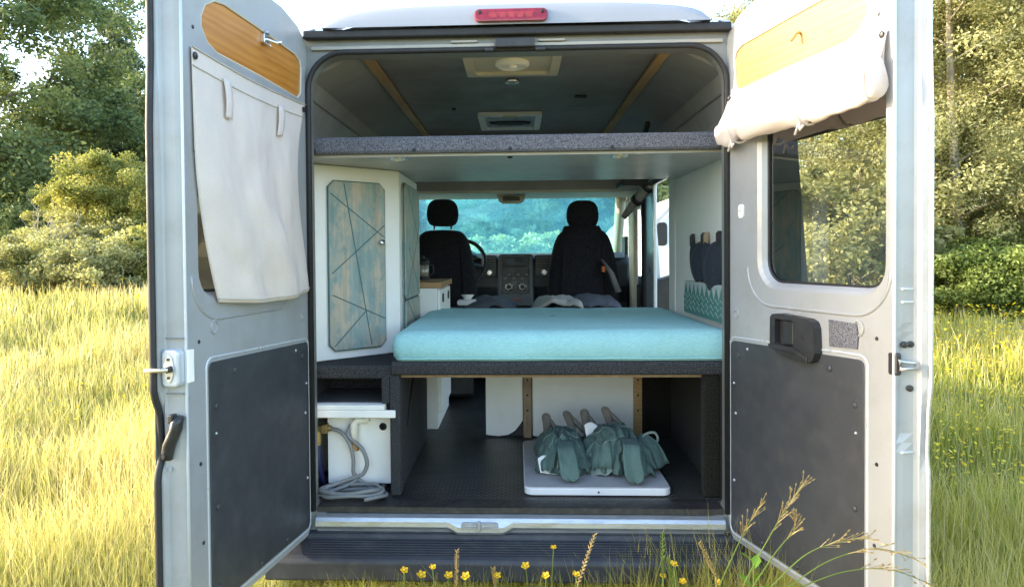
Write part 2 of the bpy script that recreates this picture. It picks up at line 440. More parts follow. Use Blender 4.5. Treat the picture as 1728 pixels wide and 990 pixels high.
# cargo interior
b = MB(); b.box(-.86, .86, .09, 3.6, .50, .572);
b.build('cargo_floor', ribfloor, van)
b = MB(); b.box(-.776, .776, .004, .0895, .552, .5735)
b.build('floor_edge', M('worn_rubber', (.03,.028,.027), .5, 0, .25, 14, bs=90, bstr=.3, dirt=(.13,.11,.09), dirt_amt=.5), van)
b = MB(); b.box(-.90, .90, 2.7, 3.9, .573, .60); b.build('cab_floor', carpet_dk, van)
b = MB()
b.box(-.885, -.865, .09, 2.42, .573, 2.02)                      # left wall
b.build('wall_lining', wall_pale, van)
b = MB()
b.box(.865, .885, .09, 1.30, 1.065, 2.02); b.box(.859, .8645, 1.16, 1.305, 1.115, 1.97)
b.build('wall_lining', wall_pale, van, bevel=.003)
b = MB(); b.box(.80, .86, .09, 1.34, .573, 1.062); b.build('lower_lining', carpet_br, van)
b = MB(); b.box(-.62, .62, .08, 2.36, 2.332, 2.35)
ceil = b.build('ceiling_lining', ceil_m, van)
for sg in (-1, 1):
    b = MB(); b.prism([(.605,2.3315), (.80,2.238), (.866,2.10), (.866,2.0), (.90,2.0), (.90,2.30), (.62,2.345)], .08, 2.36, lambda p, q, h: (sg*p, h, q))
    b.build('sloped_lining', lining, van)
    b = MB(); b.tube([(sg*.828, .1, 2.178), (sg*.828, 1.9, 2.178)], .006, 6); b.build('lining_seam', ceil_m, van)
    b = MB(); b.box(sg*.585-.022, sg*.585+.022, .09, 2.34, 2.316, 2.3315); b.build('ceiling_batten', pine, van, bevel=.003)
b = MB(); b.box(-.88, .88, 2.36, 2.38, 2.0, 2.36); b.build('bulkhead', ceil_m, van)
# roof vents
def vent(x0, x1, y0, y1, big):
    b = MB()
    o = rrect(x0, x1, y0, y1, .012, 3); i = rrect(x0+.035, x1-.035, y0+.035, y1-.035, .02, 3)
    Xd = lambda z: (lambda p, q: (p, q, z))
    b.sheet(o, [i], Xd(2.312)); b.loft([[(p,q,2.3318) for p,q in o], [(p,q,2.312) for p,q in o]], True, False)
    b.loft([[(p,q,2.312) for p,q in i], [(p*.98+.02*(x0+x1)/2,q,2.326) for p,q in i]], True, False)
    v = b.build('roof_vent', beige if big else whitepaint, van, bevel=.002)
    b = MB(); b.sheet(i, [], Xd(2.3265)); cx, cy = (x0+x1)/2, (y0+y1)/2
    b.build('vent_dome', beige if big else M('smoked_dome', (.30,.33,.35), .3, 0), v)
    b = MB()
    if big:
        b.lathe([(.07,2.326), (.07,2.314), (.055,2.306), (.05,2.312), (.02,2.312), (.018,2.300), (0,2.298)], (cx, cy, 0), 'Z', 24)
        b.build('vent_knob', whitepaint, v, smooth=False)
    else:
        b.prism([(cx+ .12*math.cos(a), cy+.05+.05*math.sin(a)) for a in [math.pi*2*k/24 for k in range(24)]], 2.318, 2.326, lambda p,q,h: (p,q,h))
        b.build('fan_grille', black, v)
        b = MB(); b.box(cx-.04, cx+.04, y0+.006, y0+.028, 2.3095, 2.3118); b.build('sticker', M('yellow_sticker', (.6,.5,.1), .5), v)
vent(-.205, .185, .06, .40, True)
vent(-.21, .15, 1.24, 1.70, False)
b = MB(); b.lathe([(.006,0), (.006,-.012), (.03,-.02), (.034,-.034), (.02,-.036), (0,-.04)], (-.012, .45, 2.332), 'Z', 16)
b.build('ceiling_lamp', chrome, van, smooth=True)
b = MB(); b.box(.30,.36,.86,.885,2.322,2.3315); b.build('light_switch', black, van, bevel=.003)
b = MB(); b.lathe([(.012,0), (.012,-.008), (0,-.012)], (-.33, 1.12, 2.332), 'Z', 10); b.build('ceiling_hook', black, van)
b = MB(); b.tube([(.69, 1.02, 2.215), (.745, 1.52, 2.15)], .014, 8); b.build('grab_bar', black, van, smooth=True)

# ---------------------------------------------------------------- cab
b = MB(); b.box(-.92, .92, 2.381, 3.02, 2.035, 2.055); b.box(-.92, .92, 2.381, 2.42, 1.985, 2.034)
b.prism([(2.421,1.99), (2.95,1.985), (3.0,1.995), (3.0,2.034), (2.421,2.034)], -.92, .92, lambda p,q,h: (h,p,q))
hl = b.build('headliner', beige, van, bevel=.012)
for x0, x1 in ((-.70,-.19), (.13,.66)):
    b = MB(); b.prism(rrect(x0, x1, 1.9955, 2.028, .014, 4), 2.366, 2.381, lambda p,q,h: (p,h,q)); b.build('sun_visor', beige, hl, bevel=.004)
b = MB(); b.prism([(-.15,1.995), (-.17,2.05), (.10,2.05), (.08,1.995), (.06,1.945), (.03,1.93), (-.10,1.93), (-.13,1.945)], 2.62, 2.76, lambda p,q,h: (p,h,q))
cs = b.build('roof_console', beige, hl, bevel=.01)
b = MB(); b.box(-.10,.03,2.612,2.6195,1.945,1.975)
for i in range(5): b.box(-.095+i*.025, -.078+i*.025, 2.606, 2.6115, 1.985, 2.01)
b.build('console_light', blackpl, cs, bevel=.002)
# windscreen
WB = [(-.80,2.985,2.03), (.80,2.985,2.03), (.90,3.86,1.36), (-.90,3.86,1.36)]
b = MB(); b.grid(12, 10, lambda u, v: tuple((WB[0][i]*(1-u)+WB[1][i]*u)*(1-v) + (WB[3][i]*(1-u)+WB[2][i]*u)*v + ((.14*(1-(2*u-1)**2)) if i == 1 else 0) for i in range(3)))
b.build('windscreen', screen_glass, van, smooth=True)
for sg in (-1, 1):
    b = MB(); b.tube([(sg*.845, 2.97, 2.03), (sg*.93, 3.88, 1.34)], .042, 8); b.tube([(sg*.84, 3.0, 2.055), (sg*.89, 2.5, 2.06)], .03, 8)
    b.build('windscreen_pillar', beige, van, smooth=True)
    b = MB(); b.box(sg*.90-.02, sg*.90+.02, 2.62, 2.82, 1.0, 2.03); b.build('door_pillar', beige, van, bevel=.015)
    b = MB(); b.tube([(sg*.93, y, z) for y, z in rrect(2.83, 3.60, 1.30, 1.99, [.25,.03,.05,.05], 5)], .022, 8, True); b.build('window_seal', black, van, smooth=True)
    b = MB(); b.sheet(rrect(2.83, 3.60, 1.30, 1.99, [.25,.03,.05,.05], 5), [], lambda p,q: (sg*.935, p, q)); b.build('side_window', clear_glass, van)
    b = MB(); b.box(sg*.915-.02, sg*.915+.02, 2.62, 3.86, .60, 1.31); b.build('cab_door_trim', blackpl, van, bevel=.01)
b = MB(); b.box(.925,.945,3.10,3.12,1.30,1.98); b.box(.90,.93,3.16,3.30,1.42,1.68); b.build('mirror_arm', black, van, bevel=.004)
b = MB(); b.tube([(.90, 2.25, z) for z in (.56, 1.2, 1.6, 2.0)], .026, 8); b.tube([(.885, 2.245, 2.0), (.885, 1.39, 2.0)], .02, 8); b.build('side_door_seal', black, van, smooth=True)
b = MB(); b.box(.90, .925, 1.95, 2.20, .55, 2.0); b.build('side_door_jamb', paint, van, bevel=.008)
b = MB(); b.prism([(.93,.60), (.93,1.345), (.94,1.36), (1.06,1.40), (1.06,.60)], 1.98, 2.12, lambda p,q,h: (p,h,q)); b.build('side_door_trim', blackpl, van, bevel=.006)
# dashboard
b = MB()
b.prism([(2.98,.62), (2.98,1.15), (2.90,1.28), (2.89,1.46), (2.96,1.532), (3.5,1.47), (3.9,1.36), (3.9,.62)], -.90, .90, lambda p,q,h: (h,p,q))
dash = b.build('dashboard', M('dash_plastic', (.050,.056,.066), .5, 0, .15, 8, bs=200, bstr=.2), van, bevel=.02)
b = MB(); b.prism([(2.905,1.5), (2.955,1.537), (3.45,1.476), (3.45,1.486), (2.95,1.548), (2.895,1.505)], -.86, .86, lambda p,q,h: (h,p,q)); b.build('dash_top_sheen', M('dash_sheen_blue', (.20,.235,.26), .4, 0, .1, 6), dash, bevel=.004)  # thin slab added; its pale blue paints in the reflection along the dash top
b = MB()
b.prism([(-.155,1.05), (-.15,1.28), (-.145,1.525), (-.13,1.542), (.118,1.542), (.132,1.525), (.137,1.28), (.142,1.05)], 2.84, 2.96, lambda p,q,h: (p, h + (1.55-q)*-.12, q))
st = b.build('centre_stack', M('stack_trim', (.10,.115,.13), .45, .2, .1, 10), dash, bevel=.012)
DX = lambda p, q, h: (p, 2.84 + (1.55-q)*-.12 - h, q)
def part(name, mat, par, fn, **k):
    b = MB(); fn(b); return b.build(name, mat, par, **k)
radio_m = M('gloss_black', (.008,.009,.012), .38, 0, .2, 10)
part('radio', radio_m, dash, lambda b: (b.prism(rrect(-.115,.10,1.445,1.525,.01), .0, .012, DX), b.prism(rrect(-.115,.10,1.23,1.44,.01), .0, .010, DX)), bevel=.003)
part('radio_display', M('display', (.03,.05,.07), .15), dash, lambda b: b.prism(rrect(-.09,.075,1.47,1.515,.004), .0125, .015, DX))
gb = M('grey_buttons', (.20,.20,.21), .4)
for i in range(6): part('radio_button', gb, dash, lambda b: b.prism(rrect(-.10+.034*i, -.078+.034*i, 1.345+.03*(i%2), 1.357+.03*(i%2), .003), .0105, .016, DX))
for x in (-.06, .045):
    kb = part('control_knob', chrome, dash, lambda b: b.lathe([(.034,0), (.034,-.014), (.026,-.02), (.022,-.018)], (x, 2.796, 1.285), 'Y', 20))
    part('knob_cap', blackpl, kb, lambda b: b.lathe([(.021,-.016), (.018,-.026), (0,-.028)], (x, 2.796, 1.285), 'Y', 16))
for x0, x1 in ((-.275,-.158), (.145,.30)):
    a = part('air_vent', M('vent_trim', (.075,.085,.10), .45), dash, lambda b: b.prism(rrect(x0, x1, 1.36, 1.535, .02), 2.87, 2.93, lambda p,q,h: (p,h,q)), bevel=.006)
    part('vent_slat', radio_m, a, lambda b: [b.box(x0+.015, x1-.015, 2.862, 2.8695, 1.43+.02*i, 1.44+.02*i) for i in range(4)])
    part('dash_dial', chrome, a, lambda b: b.lathe([(.026,0), (.026,-.008), (.018,-.01), (.017,-.004), (0,-.004)], ((x0+x1)/2, 2.87, 1.395), 'Y', 16))
part('hazard_switch', M('red_button', (.25,.02,.03), .4), dash, lambda b: b.prism(rrect(-.04,.035,1.17,1.195,.006), .0, .012, DX))
part('lower_console', blackpl, dash, lambda b: (b.prism([(-.24,.62), (-.24,1.06), (-.17,1.14), (.16,1.14), (.26,1.06), (.26,.62)], 2.72, 2.83, lambda p,q,h: (p,h,q)),), bevel=.03)
part('instrument_hood', blackpl, dash, lambda b: b.loft([[(x, y, 1.50+.10*k*math.sin(math.pi*(x+.68)/.40)) for x in [-.68+.05*i for i in range(9)]] for y, k in ((2.88,.55), (2.95,.9), (3.2,1), (3.3,.4))], closed=False), solid=.012, smooth=True)
sw = MB(); c0 = Vector((-.435, 2.70, 1.475)); ax1 = Vector((1,0,0)); ax2 = Vector((0,.40,.92)).normalized()
sw.tube([c0 + ax1*.195*math.cos(a) + ax2*.195*math.sin(a) for a in [2*math.pi*k/32 for k in range(32)]], .016, 8, True)
for a in (-.2, math.pi+.2, -math.pi/2): sw.tube([c0 + (ax1*math.cos(a) + ax2*math.sin(a))*.19, c0 + Vector((0,.03,0))], .014, 6)
sw.lathe([(.065,0), (.06,-.02), (0,-.03)], (c0.x, c0.y+.03, c0.z), 'Y', 18)
sw.build('steering_wheel', blackpl, van, smooth=True)

# ---------------------------------------------------------------- rear doors
def make_door(side):
    ang = R(9) if side < 0 else R(17)
    H = Vector((side*.80, -.02, 0)); u = Vector((side*math.sin(ang), -math.cos(ang), 0)); n = Vector((side*math.cos(ang), math.sin(ang), 0))
    def D(p, q, h=0): 
        v = H + u*p + n*h; return (v.x, v.y, q)
    def P(p, q, h): return D(p, q, h)
    UI = .73                                              # inner face ends here, then the flange steps back
    R_ = side > 0
    win = rrect(.150, .705 if R_ else .672, 1.415, 2.06, [.05,.05,.10,.09], 6)
    top = [(UI,.475), (UI,2.44), (.16,2.425), (.04,2.395), (-.02,2.35), (-.047,2.27), (-.047,.60), (-.03,.52), (.01,.475)]
    plyo = [(.02,2.150), (.045,2.128), (.30,2.140), (.56,2.148), (.61,2.165), (.642,2.205), (.642,2.235), (.62,2.275), (.575,2.303), (.52,2.312), (.30,2.305), (.06,2.290), (.025,2.275), (.013,2.25)]
    low = rrect(-.002, .632, .507, 1.215, [.02,.02,.02,.03], 4)
    low = [(p, q + .018*max(0, p)/.63*(q > 1)) for p, q in low]
    b = MB()
    b.sheet(top, [win, plyo], lambda p, q: D(p, q))
    # pressed recess round the window and round the wooden panel
    def grow(lp, k, c=None):
        cx = sum(p for p, q in lp)/len(lp); cy = sum(q for p, q in lp)/len(lp)
        out = []
        for p, q in lp:
            d = Vector((p-cx, q-cy)); L = d.length or 1
            out.append((p - d.x/L*k, q - d.y/L*k))
        return out
    w2 = rrect(.178, .694 if R_ else .660, 1.440, 2.05, [.04,.04,.075,.07], 6)
    b.loft([[D(p, q, 0) for p, q in win], [D(p, q, .008) for p, q in rrect(.164, .700 if R_ else .667, 1.426, 2.055, [.045,.045,.09,.08], 6)], [D(p, q, .028) for p, q in w2]], True, False)
    b.loft([[D(p, q, 0) for p, q in plyo], [D(p, q, .008) for p, q in grow(plyo, .006)]], True, False)
    # flange of the free edge, swelling at belt height
    def prof(z):
        bul = .011*(sm(.9, 1.2, z) - sm(1.85, 2.15, z))
        notch = .022*(sm(.93, 1.0, z) - sm(1.10, 1.18, z))
        w = .0
        if side < 0: return [(UI,0), (UI+.005,.004), (UI+.010,.018), (UI+.016,.050), (UI+.021,.056), (UI+.026+bul-notch,.060), (UI+.031+bul-notch,.068), (UI+.034+bul-notch,.076)]
        pk = .010*(sm(1.0,1.06,z)-sm(1.26,1.36,z))
        return [(UI,0), (UI+.005,.004), (UI+.010-pk,.022), (UI+.014,.052), (UI+.020,.058), (UI+.024+bul*.6,.062), (UI+.030+bul*.6-notch*.3,.074), (UI+.033+bul*.6-notch*.3,.088)]
    zs = [.475,.55,.7,.85] + [.9+.025*i for i in range(24)] + [1.55,1.7,1.9,2.1,2.25,2.4,2.44]
    b.loft([[D(p, z, h) for p, h in prof(z)] for z in zs], closed=False)
    # outer skin with the glazed aperture, hinge-side and bottom returns
    SKN = .079 if side < 0 else .090
    glo = rrect(.130, .715, 1.38, 2.10, .06, 6)
    sk = [(.762,.475), (.762,2.44), (.16,2.425), (.04,2.395), (-.02,2.35), (-.047,2.27), (-.047,.475)]
    b.sheet(sk, [glo], lambda p, q: D(p, q, SKN))
    b.loft([[D(p, q, 0) for p, q in top[1:]], [D(p, q, .05) for p, q in top[1:]], [D(p, q, SKN) for p, q in top[1:]]], closed=False)
    b.loft([[D(.01,.475,0), D(UI,.475,0)], [D(-.02,.468,.06), D(.75,.468,.06)], [D(-.047,.475,SKN), D(.762,.475,SKN)]], closed=False)
    door = b.build('rear_door', paint_in, van, label='left rear door with a cream curtain hanging over its window' if side < 0 else 'right rear door with its curtain rolled up above the window')
    # rubber lip on the free edge
    b = MB(); b.tube([D(prof(z)[-1][0]+.002, z, SKN-.008) for z in zs], .011 if side < 0 else .006, 6); b.build('edge_seal', black if side < 0 else galv, door, smooth=True)
    # raised beads that catch light along pressed edges
    b = MB(); b.tube([D(UI+.002, z, .001) for z in (.48, 1, 1.5, 2, 2.43)], .005, 6)
    lo2 = rrect(-.012, .642, .496, 1.228, .03, 4); b.tube([D(p, q + .018*max(0,p)/.63*(q > 1), .0015) for p, q in lo2], .0045, 6, True)
    b.build('pressed_bead', paint, door, smooth=True)
    b = MB(); wb_ = rrect(.095, .722 if R_ else .705, 1.358, 2.06, [.05,.05,.13,.13], 8)
    n_ = len(wb_); b.tube([D(p, q, .0015) for p, q in wb_ if q < 2.0 and (q < 1.55 or p < .3)], .006, 6); b.build('pressed_bead', paint_in, door, smooth=True)
    # window pane and its gasket
    b = MB(); b.sheet(rrect(.176, .695 if R_ else .661, 1.438, 2.052, [.04,.04,.075,.07], 6), [], lambda p, q: D(p, q, .031))
    pane = b.build('window_pane', tint_glass if side > 0 else dark_glass, door)
    b = MB(); b.tube([D(p, q, .027) for p, q in w2], .005, 6, True); b.build('pane_gasket', black, pane, smooth=True)
    b = MB()
    if side > 0:
        b.sheet([(.18,1.47), (.20,1.445), (.362,1.4405), (.312,1.905), (.693,1.912), (.693,2.05), (.18,2.05)], [], lambda p, q: D(p, q, .034))
        b.build('tinted_border', radio_m2, pane)
    # wooden panel
    b = MB(); b.sheet(grow(plyo, .007), [], lambda p, q: D(p, q, .006)); b.build('plywood_panel', plywood if side < 0 else plywood_sunlit, door)
    b = MB(); b.tube([D(p, q, .003) for p, q in grow(plyo, .003)], .004, 5, True); b.build('panel_trim', beige, door)
    # lower panel with domed fixings
    b = MB(); b.prism(low, -.004, .006, P); lp = b.build('lower_panel', greypanel, door, bevel=.002)
    for p, q, r in ((.045,1.165,.013), (.10,1.195,.006), (.50,1.19,.011), (.60,1.10,.010), (.605,1.02,.005), (.60,.80,.010), (.03,.95,.006), (.02,.70,.006), (.18,.53,.010), (.60,.56,.010), (.02,1.06,.005), (.36,.525,.008)):
        b = MB(); rings = []
        for rr_, hh in ((r, -.004), (r*.9, -.0065), (r*.55, -.0085), (r*.05, -.009)):
            rings.append([D(p + rr_*math.cos(2*math.pi*k/12), q + rr_*math.sin(2*math.pi*k/12), hh) for k in range(12)])
        b.loft(rings); b.build('panel_fixing', greypanel if r > .007 else galv, lp, smooth=True)
    # blanking plugs in the pressed metal
    for p, q, r in ((.03,1.315,.016), (.61,1.322,.022)) if side > 0 else ((.04,1.315,.014), (.60,1.335,.020)):
        b = MB(); b.loft([[D(p + a*math.cos(2*math.pi*k/16), q + a*1.15*math.sin(2*math.pi*k/16), h) for k in range(16)] for a, h in ((r, -.0005), (r*.95, -.004), (r*.75, -.005), (r*.68, -.001), (r*.3,-.001))]); b.build('blanking_plug', paint_in, door)
    for p, q in ((.68,2.19), (.68,1.84), (.675,1.30), (.676,.95), (.668,.72), (-.02,1.9), (-.022,1.62)):
        b = MB(); b.loft([[D(p + a*math.cos(2*math.pi*k/10), q + a*math.sin(2*math.pi*k/10), h) for k in range(10)] for a, h in ((.006, -.0005), (.005, -.002), (.001, -.0025))]); b.build('screw', blackpl, door)
    return D, P, door
radio_m2 = M('black_glass_border', (.010,.012,.014), .12, 0, .2, 6)
DL, PL, doorL = make_door(-1)
DR, PR, doorR = make_door(1)
# left door: hook on the wooden panel, latch block, pull handle
b = MB()
b.prism(rrect(.268,.300,2.258,2.292,.006), -.008, .006, PL); b.prism([(.27,2.292), (.284,2.305), (.298,2.292)], -.014, -.004, PL)
b.tube([DL(.284,2.275,-.006), DL(.275,2.262,-.04), DL(.262,2.268,-.05)], .005, 6); b.tube([DL(.284,2.26,-.006), DL(.30,2.245,-.03)], .004, 6)
b.build('swivel_hook', chrome, doorL, bevel=.001)
UL = .73
b = MB(); b.prism(rrect(.700,.728,1.145,1.325,.012,4), -.002, .0, PL); b.build('latch_plate', paint_in, doorL, bevel=.001)
HZ = lambda p, q, h: DL(h, q, p)          # profile in depth/height, extruded along the door
b = MB(); b.prism(rrect(.004,.056,1.185,1.288,.014,5), UL-.004, UL+.034, HZ); lb = b.build('latch_block', paint, doorL, bevel=.006)
b = MB(); b.prism(rrect(.706,.735,1.192,1.284,.003,3), -.007, .004, PL); b.build('latch_cover', whitepaint, doorL, bevel=.003)
b = MB(); b.prism([(.031+.015*math.cos(2*math.pi*k/20), 1.236+.038*math.sin(2*math.pi*k/20)) for k in range(20)], UL+.034, UL+.0375, HZ); ro = b.build('latch_rosette', galv, lb, bevel=.001)
for z in (1.212, 1.262):
    b = MB(); b.prism([(.031+.004*math.cos(2*math.pi*k/10), z+.004*math.sin(2*math.pi*k/10)) for k in range(10)], UL+.0376, UL+.040, HZ); b.build('screw', blackpl, ro)
b = MB(); q = Vector(HZ(.026,1.236,UL+.036)); b.tube([q, q+Vector((.0,-.016,0))], .009, 10); b.build('pin_socket', black, lb)
b = MB(); q = q + Vector((0,-.012,0)); b.tube([q, q+Vector((-.02,-.008,-.001)), q+Vector((-.060,-.012,-.001))], [.007,.0062,.0058], 10); b.build('lock_pin', M('cream_metal', (.62,.55,.42), .3, .7, .1, 20), lb, smooth=True)
b = MB()
for h_, z_, w_, u_ in ((.0,1.092,.012,UL+.012),): pass
hp = [(.050,.985,.013),(.049,1.0,.016),(.040,1.025,.0155),(.028,1.050,.015),(.018,1.070,.0145),(.014,1.090,.014),(.010,1.103,.012)]
rings = []
for i,(h_, z_, w_) in enumerate(hp):
    lift = .030 if 1 < i < 6 else .022
    rings.append([HZ(h_+w_*math.cos(a), z_+.30*w_*math.cos(a)*.8, UL+.012+lift*.5+ (lift*.5)*math.sin(a)*1.4) for a in [2*math.pi*k/14 for k in range(14)]])
b.loft(rings); ph = b.build('pull_handle', blackpl, doorL, smooth=True)
b = MB(); b.prism([(.050+.006*math.cos(2*math.pi*k/12), .997+.007*math.sin(2*math.pi*k/12)) for k in range(12)], UL+.030, UL+.0420, HZ); b.build('handle_bolt', black, ph)
b = MB(); b.prism(rrect(.018,.032,1.088,1.112,.003,3), UL+.02, UL+.045, HZ); b.build('handle_foot', blackpl, ph, bevel=.003)
b = MB(); b.prism([(.045+.006*math.cos(2*math.pi*k/12), .955+.007*math.sin(2*math.pi*k/12)) for k in range(12)], UL+.016, UL+.021, HZ); b.build('blanking_plug', paint_in, doorL)
for z in (1.165+.0, 1.318):
    b = MB(); b.prism(rrect(.002,.055,z-.0015,z+.0015,.001,2), UL+.010, UL+.0185, HZ); b.build('edge_crease', frame_m, doorL)
# right door: handle moulding, carpet patch, catch, bolts, stiffening creases
b = MB(); hb = [(.258,1.325), (.268,1.336), (.30,1.340), (.43,1.334), (.452,1.326), (.462,1.305), (.466,1.23), (.456,1.206), (.43,1.196), (.36,1.197), (.29,1.208), (.262,1.224), (.256,1.245)]
hole = rrect(.282,.372,1.238,1.322,.008,3)
b.sheet(hb, [hole], lambda p,q: DR(p,q,-.030)); b.loft([[DR(p,q,-.030) for p,q in hb], [DR(p,q,.0) for p,q in hb]], True, False)
b.loft([[DR(p,q,-.030) for p,q in hole], [DR(p,q,-.008) for p,q in hole]], True, False); b.sheet(hole, [], lambda p,q: DR(p,q,-.008))
hd = b.build('inner_handle', blackpl, doorR, bevel=.004)
b = MB(); b.prism(rrect(.315,.366,1.242,1.318,.006), -.026, -.010, PR); b.build('release_lever', blackpl, hd, bevel=.004)
b = MB(); b.prism([(.252,1.232), (.262,1.240), (.38,1.236), (.44,1.215), (.44,1.20), (.38,1.219), (.262,1.222)], -.036, -.0305, PR); b.build('handle_rim', blackpl, hd, bevel=.003)
b = MB(); b.loft([[DR(.42+a*math.cos(2*math.pi*k/10), 1.275+a*math.sin(2*math.pi*k/10), h) for k in range(10)] for a, h in ((.010,-.0302), (.008,-.0306), (.001,-.031))]); b.build('screw_hole', black, hd)
b = MB(); b.prism([(.497,1.337), (.606,1.334), (.612,1.30), (.608,1.262), (.50,1.257)], -.005, -.0005, PR); b.build('carpet_patch', carpet_lt, doorR)
b = MB(); b.prism(rrect(.222,.258,1.245,1.33,.005), -.0025, .0, PR); b.build('handle_backplate', paint_in, doorR, bevel=.001)
b = MB(); b.prism(rrect(.714,.742,1.208,1.268,.006), -.002, .016, PR); kk = b.build('door_catch', blackpl, doorR, bevel=.003)
b = MB(); q = Vector(DR(.742,1.236,.012)); b.tube([q+Vector((-.006,-.006,.012)), q+Vector((.034,-.008,.006)), q+Vector((.036,-.008,-.008)), q+Vector((-.004,-.006,-.010))], .005, 6, True); b.build('catch_loop', galv, kk, smooth=True)
for p, h, z in ((.742,.026,1.290), (.744,.044,1.291), (.744,.042,1.172)):
    b = MB(); b.lathe([(.009,0), (.009,-.006), (.004,-.008), (0,-.008)], (0,0,0), 'Y', 10, X=lambda x,y,zz: tuple(Vector(DR(p,z,h)) + Vector((x, y+.006, zz)))); b.build('bolt', blackpl, doorR)
for z in (1.0, 1.405, 1.44):
    b = MB(); b.prism(rrect(.735,.7455, z-.0025, z+.0025, .001,2), .016, .052, PR); b.build('edge_crease', paint, doorR, bevel=.002)
b = MB(); b.tube([DR(.05,1.695,-.001), DR(.06,1.695,-.005), DR(.07,1.695,-.001)], .006, 6); b.prism(rrect(.045,.075,1.665,1.715,.012), -.004, .0, PR); b.build('door_clip', whitepaint, doorR)
b = MB(); q = Vector(DR(.36, 2.24, .003)); b.tube([q, q+Vector((-.012,-.006,-.006)), q+Vector((-.03,-.012,-.03))], .005, 6); b.build('panel_latch', brass, doorR)
# ------------------------------------------------------------------ furniture inside the van
XY = lambda p, q, h: (p, q, h)
# high shelf across the van
t = thing('overhead_shelf', 'carpet-edged high shelf spanning the van below the ceiling', 'shelf', (0,.12,1.95))
def ch(b, name, mat, par, **k):
    o = b.build(name, mat, par, **k); o.matrix_parent_inverse = Matrix.Translation(-Vector(par.location)) if par.type == 'EMPTY' else Matrix(); return o
b = MB(); b.box(-.864,.864,.14,1.10,1.935,2.0); ch(b, 'shelf_board', shelf_under, t)
b = MB(); b.prism([(.115,1.946),(.108,1.955),(.108,2.0),(.118,2.012),(.16,2.012),(.16,2.001),(.139,2.001),(.139,1.946)], -.864,.864, lambda p,q,h:(h,p,q)); ch(b, 'carpet_edging', carpet_lt, t)
for x in (-.475, .42):
    b = MB(); b.lathe([(.038,.0), (.034,-.006), (.028,-.006), (.026,-.002), (0,-.002)], (x, .19, 1.9348), 'Z', 20); d = ch(b, 'downlight', chrome, t, smooth=False)
    b = MB(); b.lathe([(.024,-.0025), (.01,-.004), (0,-.004)], (x, .19, 1.9348), 'Z', 14); ch(b, 'lens', whitepaint, d)
for x in (-.80,-.40,-.02,.38,.80):
    b = MB(); b.lathe([(.008,0), (.007,-.004), (.002,-.005)], (x, .1078, 1.957), 'Y', 10); ch(b, 'screw', black, t)
b = MB(); b.lathe([(.012,0), (.009,-.006), (0,-.006)], (-.022,.18,1.9348), 'Z', 10); ch(b, 'switch', black, t)

# bed platform and everything fixed under it
t = thing('bed_platform', 'carpeted bed platform over an open garage space', 'bed', (0,.6,.573))
b = MB(); b.box(-.50,.845,.135,1.34,1.075,1.112); b.prism([(-.863,.135),(-.501,.135),(-.501,1.15),(-.863,1.15)], 1.075,1.086, XY); ch(b, 'deck', carpet_dk, t)
b = MB(); b.prism([(.118,1.062),(.110,1.070),(.108,1.10),(.116,1.114),(.134,1.116),(.134,1.062)], -.50,.846, lambda p,q,h:(h,p,q)); ch(b, 'carpet_trim', carpet, t)
b = MB(); b.prism([(.138,1.045),(.130,1.052),(.130,1.088),(.136,1.094),(.16,1.094),(.16,1.045)], -.862,-.501, lambda p,q,h:(h,p,q)); ch(b, 'carpet_trim', carpet, t)
b = MB(); b.box(-.512,-.470,.125,.19,.574,1.061); b.box(-.545,-.5125,.125,.19,.945,1.061); ch(b, 'post', carpet, t, bevel=.006)
b = MB(); b.box(-.510,-.480,.191,1.02,.574,1.07); ch(b, 'side_panel', carpet, t)
b = MB(); b.box(.735,.80,.125,.175,.574,1.061); ch(b, 'post', carpet_br, t, bevel=.006)
b = MB(); b.box(-.864,-.546,.46,.48,.947,1.06); b.box(-.864,-.513,.161,.46,.9,.946); b.box(-.864,-.85,.161,.459,.9465,1.06); ch(b, 'locker', carpet, t)
b = MB(); b.box(-.864,-.53,.1175,.160,.9,.944); b.box(-.864,-.486,.104,.117,.893,.923); b.box(-.864,-.53,.105,.117,.9235,.944); ch(b, 'shelf_board', whitepaint, t, bevel=.003)
b = MB(); b.box(-.49,.84,.16,.19,1.045,1.061); ch(b, 'front_rail', pine_dk, t)
b = MB()
b.prism([(-.167,1.06),(-.167,.585),(-.10,.578),(-.05,.585),(-.01,.61),(.028,.66),(.028,1.06)], 1.025,1.04, lambda p,q,h:(p,h,q)); ch(b, 'white_panel', whitepaint, t)
b = MB(); b.box(.08,.615,1.025,1.04,.578,1.06); b.box(.21,.213,1.022,1.0245,.578,1.06); b.box(.225,.228,1.022,1.0245,.578,1.06); ch(b, 'white_panel', whitepaint, t)
b = MB(); b.prism([(-.10,.574),(-.03,.577),(.02,.63),(.028,.70),(.06,.63),(.10,.60),(.12,.574)], 1.05,1.06, lambda p,q,h:(p,h,q)); ch(b, 'fabric_flap', black, t)
for x in (.053, .63):
    b = MB(); b.box(x-.022,x+.022,1.0,1.021,.574,1.06); w = ch(b, 'wooden_leg', pine_dk if x < .5 else pine, t, bevel=.003)
    for z in (.72,.80,.88):
        b = MB(); b.lathe([(.006,0),(.005,-.003),(0,-.003)], (x, .9998, z), 'Y', 8); ch(b, 'screw', black, w)
b = MB(); b.box(.655,.80,1.0,1.02,.574,1.06); ch(b, 'dark_panel', carpet_br, t)
b = MB(); b.prism([(.36,.5735),(.775,.5735),(.775,.582),(.36,.582)][::-1], .08,.12, lambda p,q,h:(p,h,q)); 
b = MB(); b.prism([(.63,.10),(.733,.10),(.733,.18),(.795,.18),(.795,.99),(.655,.99)], .5724,.578, XY); ch(b, 'floor_carpet', carpet_br, t)
b = MB(); b.tube([(-.476,.36,.80),(-.474,.42,.90),(-.474,.55,1.02)], .005, 6); ch(b, 'cable', black, t)

